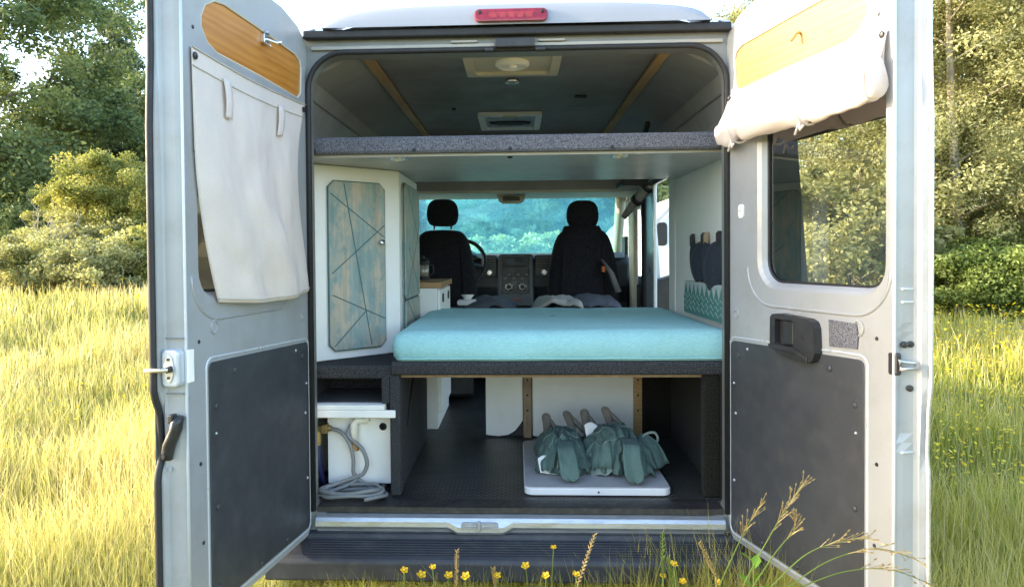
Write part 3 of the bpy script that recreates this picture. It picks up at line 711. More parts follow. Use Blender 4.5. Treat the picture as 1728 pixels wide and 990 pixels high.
# mattress
def mat_f():
    b = MB(); nx, ny = 44, 40; x0,x1,y0,y1,z0,z1 = -.498,.846,.118,1.318,1.117,1.236
    prof = [(.010,z0),( -.002,z0+.018),(-.007,z0+.045),(-.004,z1-.045),(.006,z1-.02),(.024,z1-.005),(.05,z1)]
    rings = []
    for ins, z in prof:
        ring = rrect(x0+ins, x1-ins, y0+ins, y1-ins, max(.012,.04-ins*.4), 5)
        # densify
        out = []
        for i in range(len(ring)):
            a, c = Vector(ring[i]), Vector(ring[(i+1) % len(ring)]); k = max(1, int((c-a).length/.04))
            out += [a.lerp(c, j/k) for j in range(k)]
        rings.append([(p.x + .004*fbm(p.x*5, p.y*5, z*8), p.y + (.006*fbm(p.x*4, 3, z*20) if p.y < .3 else 0), z + (.004*fbm(p.x*3, p.y*3, 2) if z > z0+.03 else 0)) for p in out])
    b.loft(rings, True, False)
    top = rings[-1]
    ctr = (sum(p[0] for p in top)/len(top), sum(p[1] for p in top)/len(top))
    prev = top
    for k in (.93,.8,.6,.4,.2,.02):
        cur = [(ctr[0]+(p[0]-ctr[0])*k, ctr[1]+(p[1]-ctr[1])*k, z1 + .010*(1-k)**.5*.6 + .006*fbm(p[0]*k*3, p[1]*k*3, 5)) for p in top]
        b.loft([prev, cur], True, False); prev = cur
    b.sheet([(p[0],p[1]) for p in rings[0]], [], lambda p,q:(p,q,z0))
    return b
m = tag(mat_f().build('mattress', teal, None, smooth=True), 'turquoise foam mattress lying on the carpeted bed platform', 'mattress')
b = MB(); b.tube([(x, .113+.002*math.sin(x*20), 1.128) for x in [-.48+.03*i for i in range(44)]], .0035, 5); b.build('piping', teal, m, smooth=True)

# corner cupboard
t = thing('corner_cupboard', 'tall white corner cupboard with two distressed teal wooden doors', 'cupboard', (-.7,.7,1.09))
C0 = Vector((-.868,.285,0)); C1 = Vector((-.545,.59,0)); cu = (C1-C0).normalized(); cn = Vector((cu.y,-cu.x,0)); CL = (C1-C0).length
b = MB(); b.prism([(-.868,.285),(-.545,.59),(-.545,1.17),(-.864,1.17)], 1.088,1.933, XY); ch(b, 'carcass', whitepaint, t, bevel=.004)
def FC(p,q,h): v = C0 + cu*p + cn*h; return (v.x,v.y,q)
def FS(p,q,h): return (-.545+h, p, q)
def cup_door(name, F, x0,x1,z0,z1, lines, cham):
    b = MB(); c = cham
    b.prism([(x0+c,z0),(x1-c,z0),(x1,z0+c),(x1,z1-c),(x1-c,z1),(x0+c,z1),(x0,z1-c),(x0,z0+c)], .001,.018, F)
    o = ch(b, name, teal_wood, t, bevel=.004)
    b = MB(); w = x1-x0; hh = z1-z0
    for (s0,t0,s1,t1) in lines:
        a = Vector((x0+s0*w, z1-t0*hh)); e = Vector((x0+s1*w, z1-t1*hh)); d = (e-a).normalized(); nn = Vector((-d.y,d.x))*.0025
        b.prism([tuple(a-nn),tuple(e-nn),tuple(e+nn),tuple(a+nn)], .0181,.0188, F)
    e = .0018
    lp = [(x0+c,z0),(x1-c,z0),(x1,z0+c),(x1,z1-c),(x1-c,z1),(x0+c,z1),(x0,z1-c),(x0,z0+c)]
    b.tube([F(p,q,.010) for p,q in lp], .0045, 5, True)
    ch(b, 'groove', groove, o)
    return o
import math as _m
d1 = cup_door('cupboard_door', FC, .073,.355,1.128,1.865, [(.26,.01,.73,.985),(.03,.075,.985,.33),(.985,.255,.04,.545),(.04,.67,.985,.83),(.63,.775,.07,.975)], .026)
b = MB(); kp = FC(.327,1.60,.02); b.lathe([(.008,0),(.007,.008),(.014,.014),(.013,.022),(0,.026)], (0,0,0), 'Y', 14, X=lambda x,y,z: tuple(Vector(kp)+cn*y+cu*x+Vector((0,0,z)))); ch(b, 'knob', chrome, d1, smooth=True)
cup_door('cupboard_door', FS, .66,1.13,1.33,1.885, [(.15,.02,.95,.50),(.97,.35,.1,.98),(.2,.55,.97,.99)], .02)
cup_door('cupboard_door', FS, .66,1.13,1.13,1.32, [(.1,.0,.95,.98)], .012)

# kitchen counter
t = thing('kitchen_counter', 'low white kitchen unit with an oak worktop beyond the cupboard', 'counter', (-.65,1.5,.573))
b = MB(); b.box(-.862,-.44,1.18,1.78,.574,1.355); ch(b, 'carcass', whitepaint, t, bevel=.003)
b = MB(); b.box(-.862,-.415,1.18,1.80,1.356,1.388); ch(b, 'worktop', oak, t, bevel=.003)
for y0,y1 in ((1.20,1.48),(1.50,1.765)):
    b = MB(); b.box(-.439,-.424,y0,y1,1.08,1.345); dd = ch(b, 'drawer_front', whitepaint, t, bevel=.003)
    b = MB(); b.prism(rrect(y0+.10,y0+.16,1.27,1.32,.02,4), .0,.004, lambda p,q,h:(-.4235+h,p,q)); ch(b, 'finger_hole', black, dd)
b = MB(); b.box(-.439,-.424,1.20,1.765,.66,1.06); ch(b, 'lower_door', whitepaint, t, bevel=.003)
t = thing('coffee_press', 'steel coffee flask with a black lid standing on the oak worktop', 'flask', (-.575,1.60,1.389))
b = MB(); b.lathe([(.036,.002),(.038,.0),(.038,.09)], (-.575,1.6,1.389), 'Z', 20); ch(b, 'body', M('flask_steel',(.45,.43,.38),.4,.4,.1,9), t, smooth=True)
b = MB(); b.lathe([(.041,0.0),(.042,.02),(.039,.0205)], (-.575,1.6,1.389), 'Z', 20); b.lathe([(.040,.091),(.042,.115),(.03,.128),(.012,.132),(.012,.145),(0,.15)], (-.575,1.6,1.389), 'Z', 20); b.tube([(-.54,1.6,1.48),(-.512,1.6,1.475),(-.508,1.6,1.43),(-.536,1.6,1.41)], .005,6); ch(b, 'lid', black, t, smooth=False)

# washing-water box, fittings, hose
t = thing('water_box', 'white plywood water box with a dark finger hole at lower left', 'box', (-.65,.3,.573))
hole = [( -.555+.013*math.cos(2*math.pi*k/14), .835+.013*math.sin(2*math.pi*k/14)) for k in range(14)]
b = MB(); o = [(-.785,.60),(-.552+.03,.60),(-.522,.88),(-.785,.88)]
b.sheet(o, [hole], XZ(.20)); b.loft([[(p,.20,q) for p,q in o],[(p,.50,q) for p,q in o]], True, False); ch(b, 'carcass', whitepaint, t)
b = MB(); b.tube([(p,.199,q) for p,q in hole], .003,5,True); b.sheet(hole, [], XZ(.23)); ch(b, 'finger_hole', black, t)
b = MB(); b.box(-.86,-.53,.10,.50,.574,.579); b.prism([(-.56,.574),(-.53,.574),(-.535,.61),(-.55,.615)], .10,.16, lambda p,q,h:(p,h,q)); ch(b, 'rubber_mat', black, t)
t = thing('shower_tap', 'white plastic elbow pipe screwed to the front of the water box', 'pipe', (-.65,.19,.85))
b = MB(); b.tube([(-.625,.199,.868),(-.625,.175,.868)], .018,12); b.tube([(-.625,.176,.868),(-.655,.172,.867),(-.667,.172,.855),(-.667,.172,.78)], [.015,.016,.017,.0165], 12); ch(b, 'elbow', M('pvc',(.80,.78,.72),.4,0,.05,10), t, smooth=True)
b = MB(); b.tube([(-.667,.172,.782),(-.667,.172,.745)], [.016,.019], 8); ch(b, 'compression_nut', M('corroded_brass',(.30,.17,.06),.6,.3,.3,40), t)
t = thing('brass_valve', 'brass stop valve on the blue pipe left of the water box', 'valve', (-.82,.2,.8))
b = MB(); b.tube([(-.845,.19,.83),(-.80,.185,.832),(-.765,.18,.832)], [.016,.018,.013], 8); b.tube([(-.825,.19,.835),(-.825,.19,.76)], [.017,.015], 8); b.box(-.80,-.78,.16,.21,.815,.85); ch(b, 'valve_body', brass, t, bevel=.002)
b = MB(); b.tube([(-.825,.19,.76),(-.826,.20,.68),(-.81,.22,.585)], .012,8); ch(b, 'pipe', M('blue_pipe',(.03,.03,.11),.5,0,.2,9), t, smooth=True)
def smooth_path(pts, k=6):
    P_ = [Vector(p) for p in pts]; out = []
    for i in range(len(P_)-1):
        p0,p1,p2,p3 = P_[max(i-1,0)],P_[i],P_[i+1],P_[min(i+2,len(P_)-1)]
        for j in range(k):
            s = j/k; out.append(.5*((2*p1)+(p2-p0)*s+(2*p0-5*p1+4*p2-p3)*s*s+(3*p1-p0-3*p2+p3)*s**3))
    out.append(P_[-1]); return out
pts = [(-.765,.178,.832),(-.72,.165,.82),(-.685,.16,.775),(-.67,.155,.72),(-.668,.15,.66),(-.655,.148,.635),(-.70,.13,.61),(-.79,.08,.592),(-.825,.09,.590),(-.80,.10,.60),(-.72,.13,.625),(-.655,.14,.645),(-.625,.145,.66),(-.612,.15,.70),(-.63,.155,.75),(-.66,.158,.78),(-.69,.160,.81),(-.68,.18,.85),(-.64,.19,.862)]
b = MB(); b.tube(smooth_path(pts), .0085, 8)
loop = []
for k in range(40):
    a = -1.1 + 2*math.pi*k/17; rx, ry = (.125+.012*math.sin(k*.37), .058+.008*math.cos(k*.5)); loop.append((-.655+rx*math.cos(a)-.0008*k, .085+ry*math.sin(a), .592+.0007*k+.004*math.sin(k*1.3)))
loop += [(-.70,.14,.615),(-.665,.15,.64),(-.63,.148,.62),(-.58,.12,.60)]
b.tube(smooth_path(loop,3), .0085, 8)
tag(b.build('shower_hose', M('grey_hose',(.19,.195,.20),.4,0,.12,14), None, smooth=True), 'coiled grey shower hose lying on the mat before the water box', 'hose')

# folding table top and the two folded stools
t = thing('table_board', 'pale laminate table board with a white edge lying on the ribbed floor', 'board', (.32,.48,.575))
tb = rrect(.026,.612,.135,.835,.035,5)
b = MB(); b.prism(tb, .576,.6045, XY); ch(b, 'edge_band', M('white_edging',(.68,.68,.70),.4,0,.05,5), t, bevel=.004)
b = MB(); b.prism(rrect(.030,.608,.139,.831,.032,5), .6048,.6085, XY); ch(b, 'top', M('laminate',(.40,.39,.40),.5,0,.08,8,dirt=(.25,.24,.24),dirt_amt=.2), t)
b = MB(); b.lathe([(.004,0),(.004,-.003),(0,-.003)], (.322,.1348,.59), 'Y', 8); ch(b, 'dowel_hole', black, t)
def stool(name, label, cx, seed, w, h, dy, white):
    t = thing(name, label, 'folded stool', (cx,.45,.609), 'folded canvas stools on the table board')
    rnd = random.Random(seed)
    # rumpled canvas body: a low heap with ridged folds
    def F(u, v):
        a = (u-.5)*2; y = .27 + dy + v*.36
        prof = math.sin(math.pi*min(1,max(0,v)))**.5
        side = (1-abs(a)**2.6)
        z = .612 + h*(.25+.75*prof)*max(0, side)**.55
        fold = abs(math.sin(5.2*a + 3*v + seed + 2.2*fbm(a*1.4, v*2.2, seed)))
        z += (.030*(fold**2.2) - .012)*prof*max(0,side)**.3*(1-.75*sm(.25,.6,v))
        z += .016*fbm(a*2.2, v*2.5, seed+9) + .005*fbm(a*9, v*7, seed+3)
        x = cx + a*w*(.94+.13*fbm(v*3, a, seed)) + .012*fbm(v*6, a*5, seed+4)
        y += .030*fbm(a*3, v*2, seed+7) - .02*math.cos(a*5+seed)*(1-v)
        return (x, y, max(.6115, z))
    b = MB(); b.grid(64, 44, F); ch(b, 'canvas', canvas, t, smooth=True, solid=.004)
    for vv, ua, ub in ((.20,.08,.92),(.42,.12,.88),(.66,.18,.84)):
        b = MB(); b.tube([Vector(F(ua+(ub-ua)*i/30, vv+.03*math.sin(i*.3+seed)))+Vector((0,-.002,.003)) for i in range(31)], .0022, 5); ch(b, 'seam', canvas_lt, t, smooth=True)
    # slack cloth gathered into pleated fans round the front
    def fan(apex, p0, p1, pleats, amp, ph, name='fold', mat=canvas):
        b = MB(); A, P0, P1 = Vector(apex), Vector(p0), Vector(p1)
        def G(u, v):
            base = P0.lerp(P1, u) + Vector((0, -.035*math.sin(math.pi*u), 0))
            q = A.lerp(base, v) ; s = math.sin(math.pi*min(1,v*.9+.05))
            w_ = math.sin(u*pleats*2*math.pi+ph+1.5*fbm(u*2,v*2,ph)); w_ = math.copysign(abs(w_)**.7, w_)
            q += Vector((.008*fbm(u*5,v*5,ph+3), -amp*w_*v**.8 - .018*s, .030*s + .012*fbm(u*4,v*4,ph) - .006*w_*v))
            q.z = max(.6125, q.z + .010*math.sin(u*pleats*2*math.pi+ph)*(v > .6)); return tuple(q)
        b.grid(46, 16, G); return ch(b, name, mat, t, smooth=True, solid=.003)
    ft = .612+h
    fan((cx-w*.25,.40+dy,ft-.012), (cx-w*1.02,.36+dy,.640), (cx-w*.35,.275+dy,.618), 2.2, .016, seed)
    fan((cx+white[1]-.02,.37+dy,ft-.02), (cx+white[1]-.115,.30+dy,.628), (cx+white[1]-.015,.265+dy,.616), 1.6, .014, seed+1)
    fan((cx+white[1]+.02,.37+dy,ft-.02), (cx+white[1]+.02,.265+dy,.616), (cx+white[1]+.115,.31+dy,.630), 1.7, .015, seed+2)
    fan((cx+w*.45,.42+dy,ft-.045), (cx+w*.30,.31+dy,.618), (cx+w*.98,.37+dy,.635), 2.0, .015, seed+3)
    for q0, q1 in (((cx-w*.95,.335+dy,.655),(cx-w*.2,.27+dy,.665)), ((cx-w*.75,.33+dy,.685),(cx+w*.1,.285+dy,.700))):
        b = MB(); Q0, Q1 = Vector(q0), Vector(q1)
        b.grid(26, 4, lambda u,v: tuple(Q0.lerp(Q1,u)+Vector((0,-.016*math.sin(math.pi*u)-.012*v, -.028*v-.022*math.sin(math.pi*u)+.006*math.sin(u*11+seed))))); ch(b, 'fold', canvas_lt, t, smooth=True, solid=.003)
    # rounded strap flap hanging over the front edge
    fx = cx + white[1]
    b = MB()
    def Fl(u, v):
        half = .040*(1-.18*(1-v))*(1 if v < .82 else math.sqrt(max(0,1-((v-.82)/.185)**2)))
        if v < .35: y, z = .33+dy-.10*v/.35, .612+h*.80+.01-.015*v
        else: s=(v-.35)/.65; y, z = .23+dy-.075*s - .015*math.sin(s*3), .612+h*.80+.004 - (h*.80-.004)*s**1.15
        return (fx + (u-.5)*2*half + .006*math.sin(v*5+seed), y + .006*math.cos((u-.5)*6), z)
    b.grid(10, 22, Fl); ch(b, 'flap', canvas, t, smooth=True, solid=.005)
    # wooden legs folded up, their rounded ends showing behind
    for k,(ox,oz) in enumerate(((-.045,.022),(.045,.034))):
        b = MB(); x = cx+white[2]+ox*1.1
        a0 = Vector((x, .62, .655+h*.55)); a1 = Vector((x+.022*(1 if k else -.2), .54, .640+h*.35)); b0 = Vector((x-.010,.632,.606+h+oz))
        d = (b0-a1).normalized(); side = Vector((1,0,0)); up = d.cross(side)
        ring = lambda c,wd,th: [c + side*wd*math.cos(2*math.pi*i/10) + up*th*math.sin(2*math.pi*i/10) for i in range(10)]
        b.loft([ring(a1,.017,.012), ring(a1.lerp(b0,.7),.019,.012), ring(b0,.022,.013), ring(b0+d*.010,.019,.012), ring(b0+d*.018,.010,.007)])
        b.tube([b0+Vector((0,-.011,-.004)), b0+Vector((0,-.018,-.005))], .0055, 8)
        e0 = b0+d*.004; e1 = e0+Vector((.060+.02*k,-.03,-.075)); b.tube([e0,e1], [.014,.013], 8)
        ch(b, 'wooden_leg', greywood, t, bevel=.002)
    b = MB()
    wx, wy, wz = white[0]
    b.grid(6, 6, lambda u,v: (wx + u*.07 + .01*v, wy+.01*math.sin(u*3)-.02*v, max(.6125, wz - .05*u*v - .055*v + .012*math.sin(u*4))))
    ch(b, 'label_tag', M('white_cloth',(.72,.72,.72),.8), t, smooth=True, solid=.002)
    return t
stool('folded_stool', 'left folded canvas stool on the table board, white lining showing at its left end', .195, 3, .118, .145, .02, ((.085,.30,.675), .012, .0))
stool('folded_stool', 'right folded canvas stool on the table board, the bulkier one with a loop strap', .425, 8, .155, .165, .0, ((.298,.47,.775), .045, -.05))
st2 = bpy.data.objects['folded_stool.001']
b = MB(); b.tube(smooth_path([(.54,.40,.72),(.555,.40,.752),(.598,.41,.758),(.612,.41,.728),(.590,.40,.700),(.57,.39,.69)],4), .006, 6); ch(b, 'loop_strap', canvas_lt, st2, smooth=True)
def tail(u, v):
    A = Vector((.535,.43,.748)); base = Vector((.500,.30,.616)).lerp(Vector((.652,.345,.640)), u); q = A.lerp(base, v); wv_ = math.sin(u*11+.6)
    q += Vector((.006*fbm(u*4,v*4,2), -.016*wv_*v - .012*math.sin(math.pi*v), .026*math.sin(math.pi*v)+.030*u*v*(1-v)*4*.5)); q.z = max(.6125, q.z); return tuple(q)
b = MB(); b.grid(40, 14, tail); ch(b, 'fold', canvas, st2, smooth=True, solid=.003)
# hung felt pockets and zigzag cushion on the right wall
t = thing('wall_organiser', 'navy felt pockets pegged up on the pale right-hand wall', 'organiser', (.85,.55,1.5))
def pocket(y0,y1,z0,z1,x):
    b = MB()
    def G(u, v):
        k = 1 if v > .42 else math.sqrt(max(0, 1-((.42-v)/.425)**2))*.62+.38
        yc = (y0+y1)/2; y = yc + (u-.5)*(y1-y0)*k
        z = z0 + (z1-z0)*v - .016*math.sin(math.pi*u)*v**3 + .004*math.sin(u*9)
        bul = math.sin(math.pi*u)**.6*(math.sin(math.pi*min(1,v*.85+.08)))**.7
        return (x - .004 - .032*bul - .006*math.sin(u*14+v*3)*v, y, z)
    b.grid(20, 16, G); return b
ch(pocket(.535,.775,1.405,1.60,.862), 'felt_pocket', navy, t, smooth=True, solid=.004); ch(pocket(.28,.545,1.375,1.595,.858), 'felt_pocket', navy, t, smooth=True, solid=.004)
for y in (.745,.55,.50,.31):
    b = MB(); b.box(.842,.86,y-.004,y+.004,1.58,1.632); b.box(.836,.8415,y-.004,y+.004,1.572,1.625); ch(b, 'peg', black if y!=.50 else pine_dk, t, bevel=.002)
t = thing('zigzag_cushion', 'teal zigzag fabric panel leaning on the right wall above the mattress', 'cushion', (.85,.5,1.24))
def cushion():
    b = MB(); lp = rrect(.19,.868,1.242,1.405,[.02,.03,.07,.02],6); b.prism(lp, .838,.862, lambda p,q,h:(h,p,q)); return b
ch(cushion(), 'backing', fabric('pale_grey_felt',(.30,.36,.35),(.42,.47,.46),200), t, bevel=.008)
b = MB(); ZX = lambda p,q,h:(.8375-h,p,q)
pts_ = [(.200,1.252),(.862,1.250)]
for i in range(9):
    y = .860 - i*.0733; pts_ += [(y,1.335),(y-.0366,1.392)]
b.prism(pts_ + [(.200,1.335)], .0,.0014, ZX)
zz = ch(b, 'zigzag', fabric('zigzag_teal',(.045,.15,.135),(.085,.225,.20),140), t)
for r in range(3):
    b = MB(); b.tube([(.8358, .205+.0366*i, 1.268+.027*r+(.022 if i % 2 else 0)) for i in range(19)], .0022, 4); ch(b, 'chevron_line', fabric('pale_teal',(.20,.33,.30),(.26,.40,.37),140), zz)
# seats
def seat(name, label, cx, yaw_, hw, z_head, headgap, cover):
    t = thing(name, label, 'seat', (cx,2.3,.60))
    ca, sa = math.cos(yaw_), math.sin(yaw_)
    def T(x,y,z): return (cx + x*ca - y*sa, 2.3 + x*sa + y*ca, z)
    def body(sections, mats, nm, nn=20, ex=3.2):
        b = MB(); rings = []
        for z, w, d, y0 in sections:
            rings.append([T(w*math.copysign(abs(math.cos(a))**(2/ex), math.cos(a)), y0 + d*math.copysign(abs(math.sin(a))**(2/ex), math.sin(a)), z + .004*fbm(z*9,a,cx)) for a in [2*math.pi*k/nn for k in range(nn)]])
        b.loft(rings); return ch(b, nm, mats, t, smooth=True, sub=1)
    body([(1.06,hw*.80,.05,.06),(1.08,hw*.92,.085,.06),(1.25,hw,.10,.07),(1.42,hw*.97,.10,.085),(1.55,hw*.86,.095,.10),(1.65,hw*.76,.085,.11),(1.70,hw*.62,.06,.115),(1.722,hw*.45,.03,.115)], cover, 'backrest')
    for s in (-1,1):
        b = MB(); b.tube([T(s*hw*(.62-.10*i/12), -.030+.042*(i/12)**2+(.004 if i > 9 else 0), 1.12+.46*i/12) for i in range(13)], .006, 5); ch(b, 'seam', seat_m, t, smooth=True)
    zh = z_head
    body([(zh-.20,.05,.03,.10),(zh-.192,.105,.055,.10),(zh-.12,.122,.062,.095),(zh-.05,.112,.06,.09),(zh-.015,.088,.05,.09),(zh,.045,.028,.09)], cover, 'headrest', ex=2.8)
    b = MB()
    for s in (-.062,.062): b.tube([T(s,.105,1.66), T(s,.10,zh-.18)], .007, 8)
    ch(b, 'headrest_stem', chrome, t, smooth=True)
    body([(.98,hw*.9,.22,-.20),(1.0,hw,.25,-.20),(1.10,hw*1.04,.26,-.20),(1.155,hw*.98,.25,-.19),(1.175,hw*.8,.2,-.19)], greycloth, 'seat_cushion', ex=3.6)
    b = MB(); b.box(-.2,.2,-.40,.10,.602,.99, X=T); ch(b, 'seat_base', blackpl, t, bevel=.02)
    for s in (-1,1):
        b = MB(); b.tube([T(s*(hw+.035),.05,1.30),T(s*(hw+.035),-.02,1.29),T(s*(hw+.035),-.12,1.27)], [.022,.026,.02], 8)
    return t, T
sl, TL_ = seat('swivel_seat', 'black driver seat on the left, its headrest raised on two steel stems', -.525, .10, .25, 1.945, True, seat_m)
sr, TR_ = seat('swivel_seat', 'black passenger seat on the right with beige cloth on its cushion', .475, -.05, .262, 1.925, False, seat_m)
b = MB(); b.loft([[(.475+w*math.cos(a), 2.40+d*math.sin(a), z) for a in [2*math.pi*k/16 for k in range(16)]] for z,w,d in ((1.60,.20,.07),(1.68,.155,.075),(1.74,.128,.07))]); ch(b, 'cover_neck', seat_m, sr, smooth=True)
b = MB(); b.tube([(.60,2.26,1.50),(.66,2.21,1.40),(.705,2.2,1.27)], [.008,.020,.024], 8); ch(b, 'armrest', M('armrest_grey',(.16,.155,.155),.6), sr, smooth=True)
b = MB(); b.box(.592,.618,2.20,2.235,1.41,1.452); ch(b, 'orange_tag', M('orange_plastic',(.45,.11,.02),.5), sr, bevel=.006)
b = MB(); b.loft([[( -.70+w*math.cos(a), 2.42+.05*math.sin(a), z) for a in [2*math.pi*k/12 for k in range(12)]] for z,w in ((1.40,.05),(1.55,.065),(1.64,.06),(1.69,.03))]); ch(b, 'draped_cloth', beigecloth, sl, smooth=True)
def drape(x0,x1,y0,y1,z,amp,seed):
    b = MB(); b.grid(26,20, lambda u,v: (x0+(x1-x0)*u + .012*fbm(v*4,u*2,seed), y0+(y1-y0)*v + .012*fbm(u*4,v,seed+2), z + amp*math.sin(math.pi*u)**.4*math.sin(math.pi*v)**.5 + .02*fbm(u*4,v*4,seed+5) - .06*(1-math.sin(math.pi*u)**.3))); return b
tag(drape(.10,.44,1.82,2.12,1.215,.045,4).build('beige_bag', beigecloth, None, smooth=True, solid=.01), 'crumpled beige cloth bag lying on the right-hand seat cushion', 'bag')
tag(drape(.30,.70,1.86,2.22,1.200,.060,11).build('grey_blanket', greycloth, None, smooth=True, solid=.01), 'rumpled grey blanket heaped on the right-hand seat cushion', 'blanket')
tag(drape(-.36,.0,1.84,2.2,1.200,.055,21).build('grey_jacket', greycloth, None, smooth=True, solid=.01), 'folded dark grey jacket beside the driver seat cushion', 'jacket')
t = thing('tissue_pack', 'small white pack of tissues lying behind the driver seat', 'tissues', (-.325,1.94,1.21))
b = MB(); b.prism(rrect(-.392,-.262,1.205,1.243,.014,4), 1.90,1.98, lambda p,q,h:(p,h,q)); ch(b, 'pack', M('tissue_wrap',(.66,.66,.68),.5,0,.08,40), t, bevel=.006)
b = MB(); b.loft([[(-.325+w*math.cos(a)*(1+.3*math.sin(3*a)), 1.94+.5*w*math.sin(a), z) for a in [2*math.pi*k/14 for k in range(14)]] for z,w in ((1.2435,.018),(1.262,.03),(1.275,.038))], cap=False); ch(b, 'tissue', whitepaint, t, smooth=True)
# rolled fly screen by the side door
t = thing('rolled_blind', 'rolled grey fly screen hanging diagonally by the side door', 'blind', (.86,2.2,1.9))
b = MB(); b.tube([(.90,1.98,2.01),(.86,2.06,1.955),(.80,2.14,1.87),(.745,2.20,1.79)], [.035,.038,.030,.020], 10); ch(b, 'roll', M('blind_grey',(.27,.26,.25),.7,0,.25,30), t, smooth=True)
for a in ((.885,2.01,1.99),(.83,2.10,1.91)):
    b = MB(); v = Vector(a); b.tube([v, v+Vector((-.018,.018,-.022))], .042, 10); ch(b, 'strap', black, t, smooth=True)
b = MB(); b.box(.70,.90,1.95,2.25,1.985,2.03); ch(b, 'bracket', black, t, bevel=.01)

# curtains on the rear doors (they hang from press studs: things of their own)
t = thing('door_curtain', 'cream cotton curtain hanging down over the left rear door window', 'curtain', DL(.35,2.1,0))
inv = Matrix.Translation(-Vector(t.location))
def CF(u, v):
    top_z = 2.115 + .018*u - .012*math.sin(math.pi*u); bot_z = 1.412 - .006*u - .018*math.sin(math.pi*u)
    um = .698 - .018*v - .092*max(0,(v-.35)/.65)**1.9; u0 = .003 + .070*math.sin(math.pi*min(1,v**.8))**1.2
    p = u0 + (um-u0)*u; z = top_z + (bot_z-top_z)*v
    e = math.sin(math.pi*min(1,max(0,u)))**.55
    h = -.007 - e*(.026*sm(0,.8,v) + .009*sm(.05,.5,v)*(1+math.sin(u*15 + v*2.3 + 2*fbm(u*2,v*1.5,1))) + .010*sm(.2,.9,v)*abs(math.sin(2.4*(u-.2)+3.1*(v-.3))) + .010*fbm(u*3,v*2.6,4)*sm(.03,.3,v) + .004*fbm(u*9,v*6,7))
    return DL(p, z, min(h,-.006))
b = MB(); b.grid(70, 80, CF); cu_ = ch(b, 'cloth', curtain_m, t, smooth=True, solid=.002)
hem_m = M('hem',(.50,.45,.38),.9)
for v_, r_ in ((.075,.0016),(.004,.0025),(.985,.0025)):
    b = MB(); b.tube([Vector(CF(i/40,v_))+Vector((.003,0,0)) for i in range(41)], r_, 5); ch(b, 'hem', hem_m, t, smooth=True)
for u_ in (.015,.985):
    q = Vector(CF(u_,.035)); b = MB(); b.lathe([(.011,0),(.011,.004),(.006,.007),(0,.007)], (0,0,0), 'X', 12, X=lambda x,y,z: tuple(q+Vector((x+.003,y,z)))); ch(b, 'press_stud', blackpl, t)
for u_, ln in ((.755,.165),(.265,.155)):
    b = MB()
    def TB(a, v, u_=u_, ln=ln):
        q = Vector(CF(u_ - (a-.5)*.05, .06+v*ln)); return tuple(q + Vector((.005+.009*math.sin(v*2.9)+.003*a, -.004, 0)))
    b.grid(3, 12, TB); ch(b, 'tie_strap', curtain_m, t, smooth=True, solid=.002)
t = thing('rolled_curtain', 'cream cotton curtain rolled up and tied above the right rear door window', 'curtain', DR(.35,2.1,0))
def RC(u, v):                      # flat part from the studs to the roll
    p = .0 + .715*u
    zt = 2.118 + .020*u - .008*math.sin(math.pi*u); zr = 2.03 + .012*u - .02*math.sin(math.pi*u)
    return DR(p, zt+(zr-zt)*v, -.006 - .035*v - .006*math.sin(u*11)*v)
b = MB(); b.grid(40, 8, RC); ch(b, 'flat_cloth', curtain_m, t, smooth=True, solid=.002)
b = MB(); rings = []
for i in range(61):
    u_ = i/60; p = -.012 + .735*u_
    pin = 1 - .34*math.exp(-((u_-.17)/.03)**2) - .22*math.exp(-((u_-.64)/.025)**2)
    zc = 1.998 + .005*u_ - .010*math.sin(math.pi*u_) - (.022*(1-sm(0,.16,u_))); rr1 = (.058 - .006*u_ + .006*fbm(u_*7,1,2))*pin*(.55+.45*sm(0,.1,u_)); 
    ring = []
    for k in range(22):
        a = 2*math.pi*k/22; w = 1 + .10*math.sin(3*a+u_*9) + .06*fbm(u_*9, math.cos(a)*2, math.sin(a)*2)
        ring.append(DR(p, zc + rr1*1.1*w*math.sin(a), -.045 + rr1*.62*w*math.cos(a)))
    rings.append(ring)
b.loft(rings); ch(b, 'roll', curtain_m, t, smooth=True)
b = MB()
LP = [(2.115,-.010),(2.06,-.016),(2.01,-.012),(1.965,-.022),(1.945,-.045),(1.955,-.072),(2.0,-.082),(2.045,-.070),(2.075,-.048)]
LPs = smooth_path([(0,y,z) for z,y in LP], 4)
b.loft([[DR(p, v.z, v.y) for v in LPs] for p in (.690,.712)], closed=False); ch(b, 'roll_end', curtain_m, t, smooth=True, solid=.003)
for p in (.115,.46):
    b = MB(); zc = 1.992
    b.tube([DR(p, zc+.066*math.sin(a), -.047+.050*math.cos(a)) for a in [2*math.pi*k/20 for k in range(20)]], .004, 6, True)
    b.tube([DR(p,zc-.06,-.08), DR(p+.012,zc-.085,-.085), DR(p+.03,zc-.075,-.09)], .004, 6); b.tube([DR(p,zc-.06,-.08), DR(p-.015,zc-.095,-.082)], .004, 6); ch(b, 'tie', curtain_m, t, smooth=True)
for u_ in (.01,.985):
    q = Vector(RC(u_,.12)); b = MB(); b.lathe([(.010,0),(.010,-.004),(.005,-.007),(0,-.007)], (0,0,0), 'X', 12, X=lambda x,y,z: tuple(q+Vector((x-.003,y,z)))); ch(b, 'press_stud', blackpl, t)
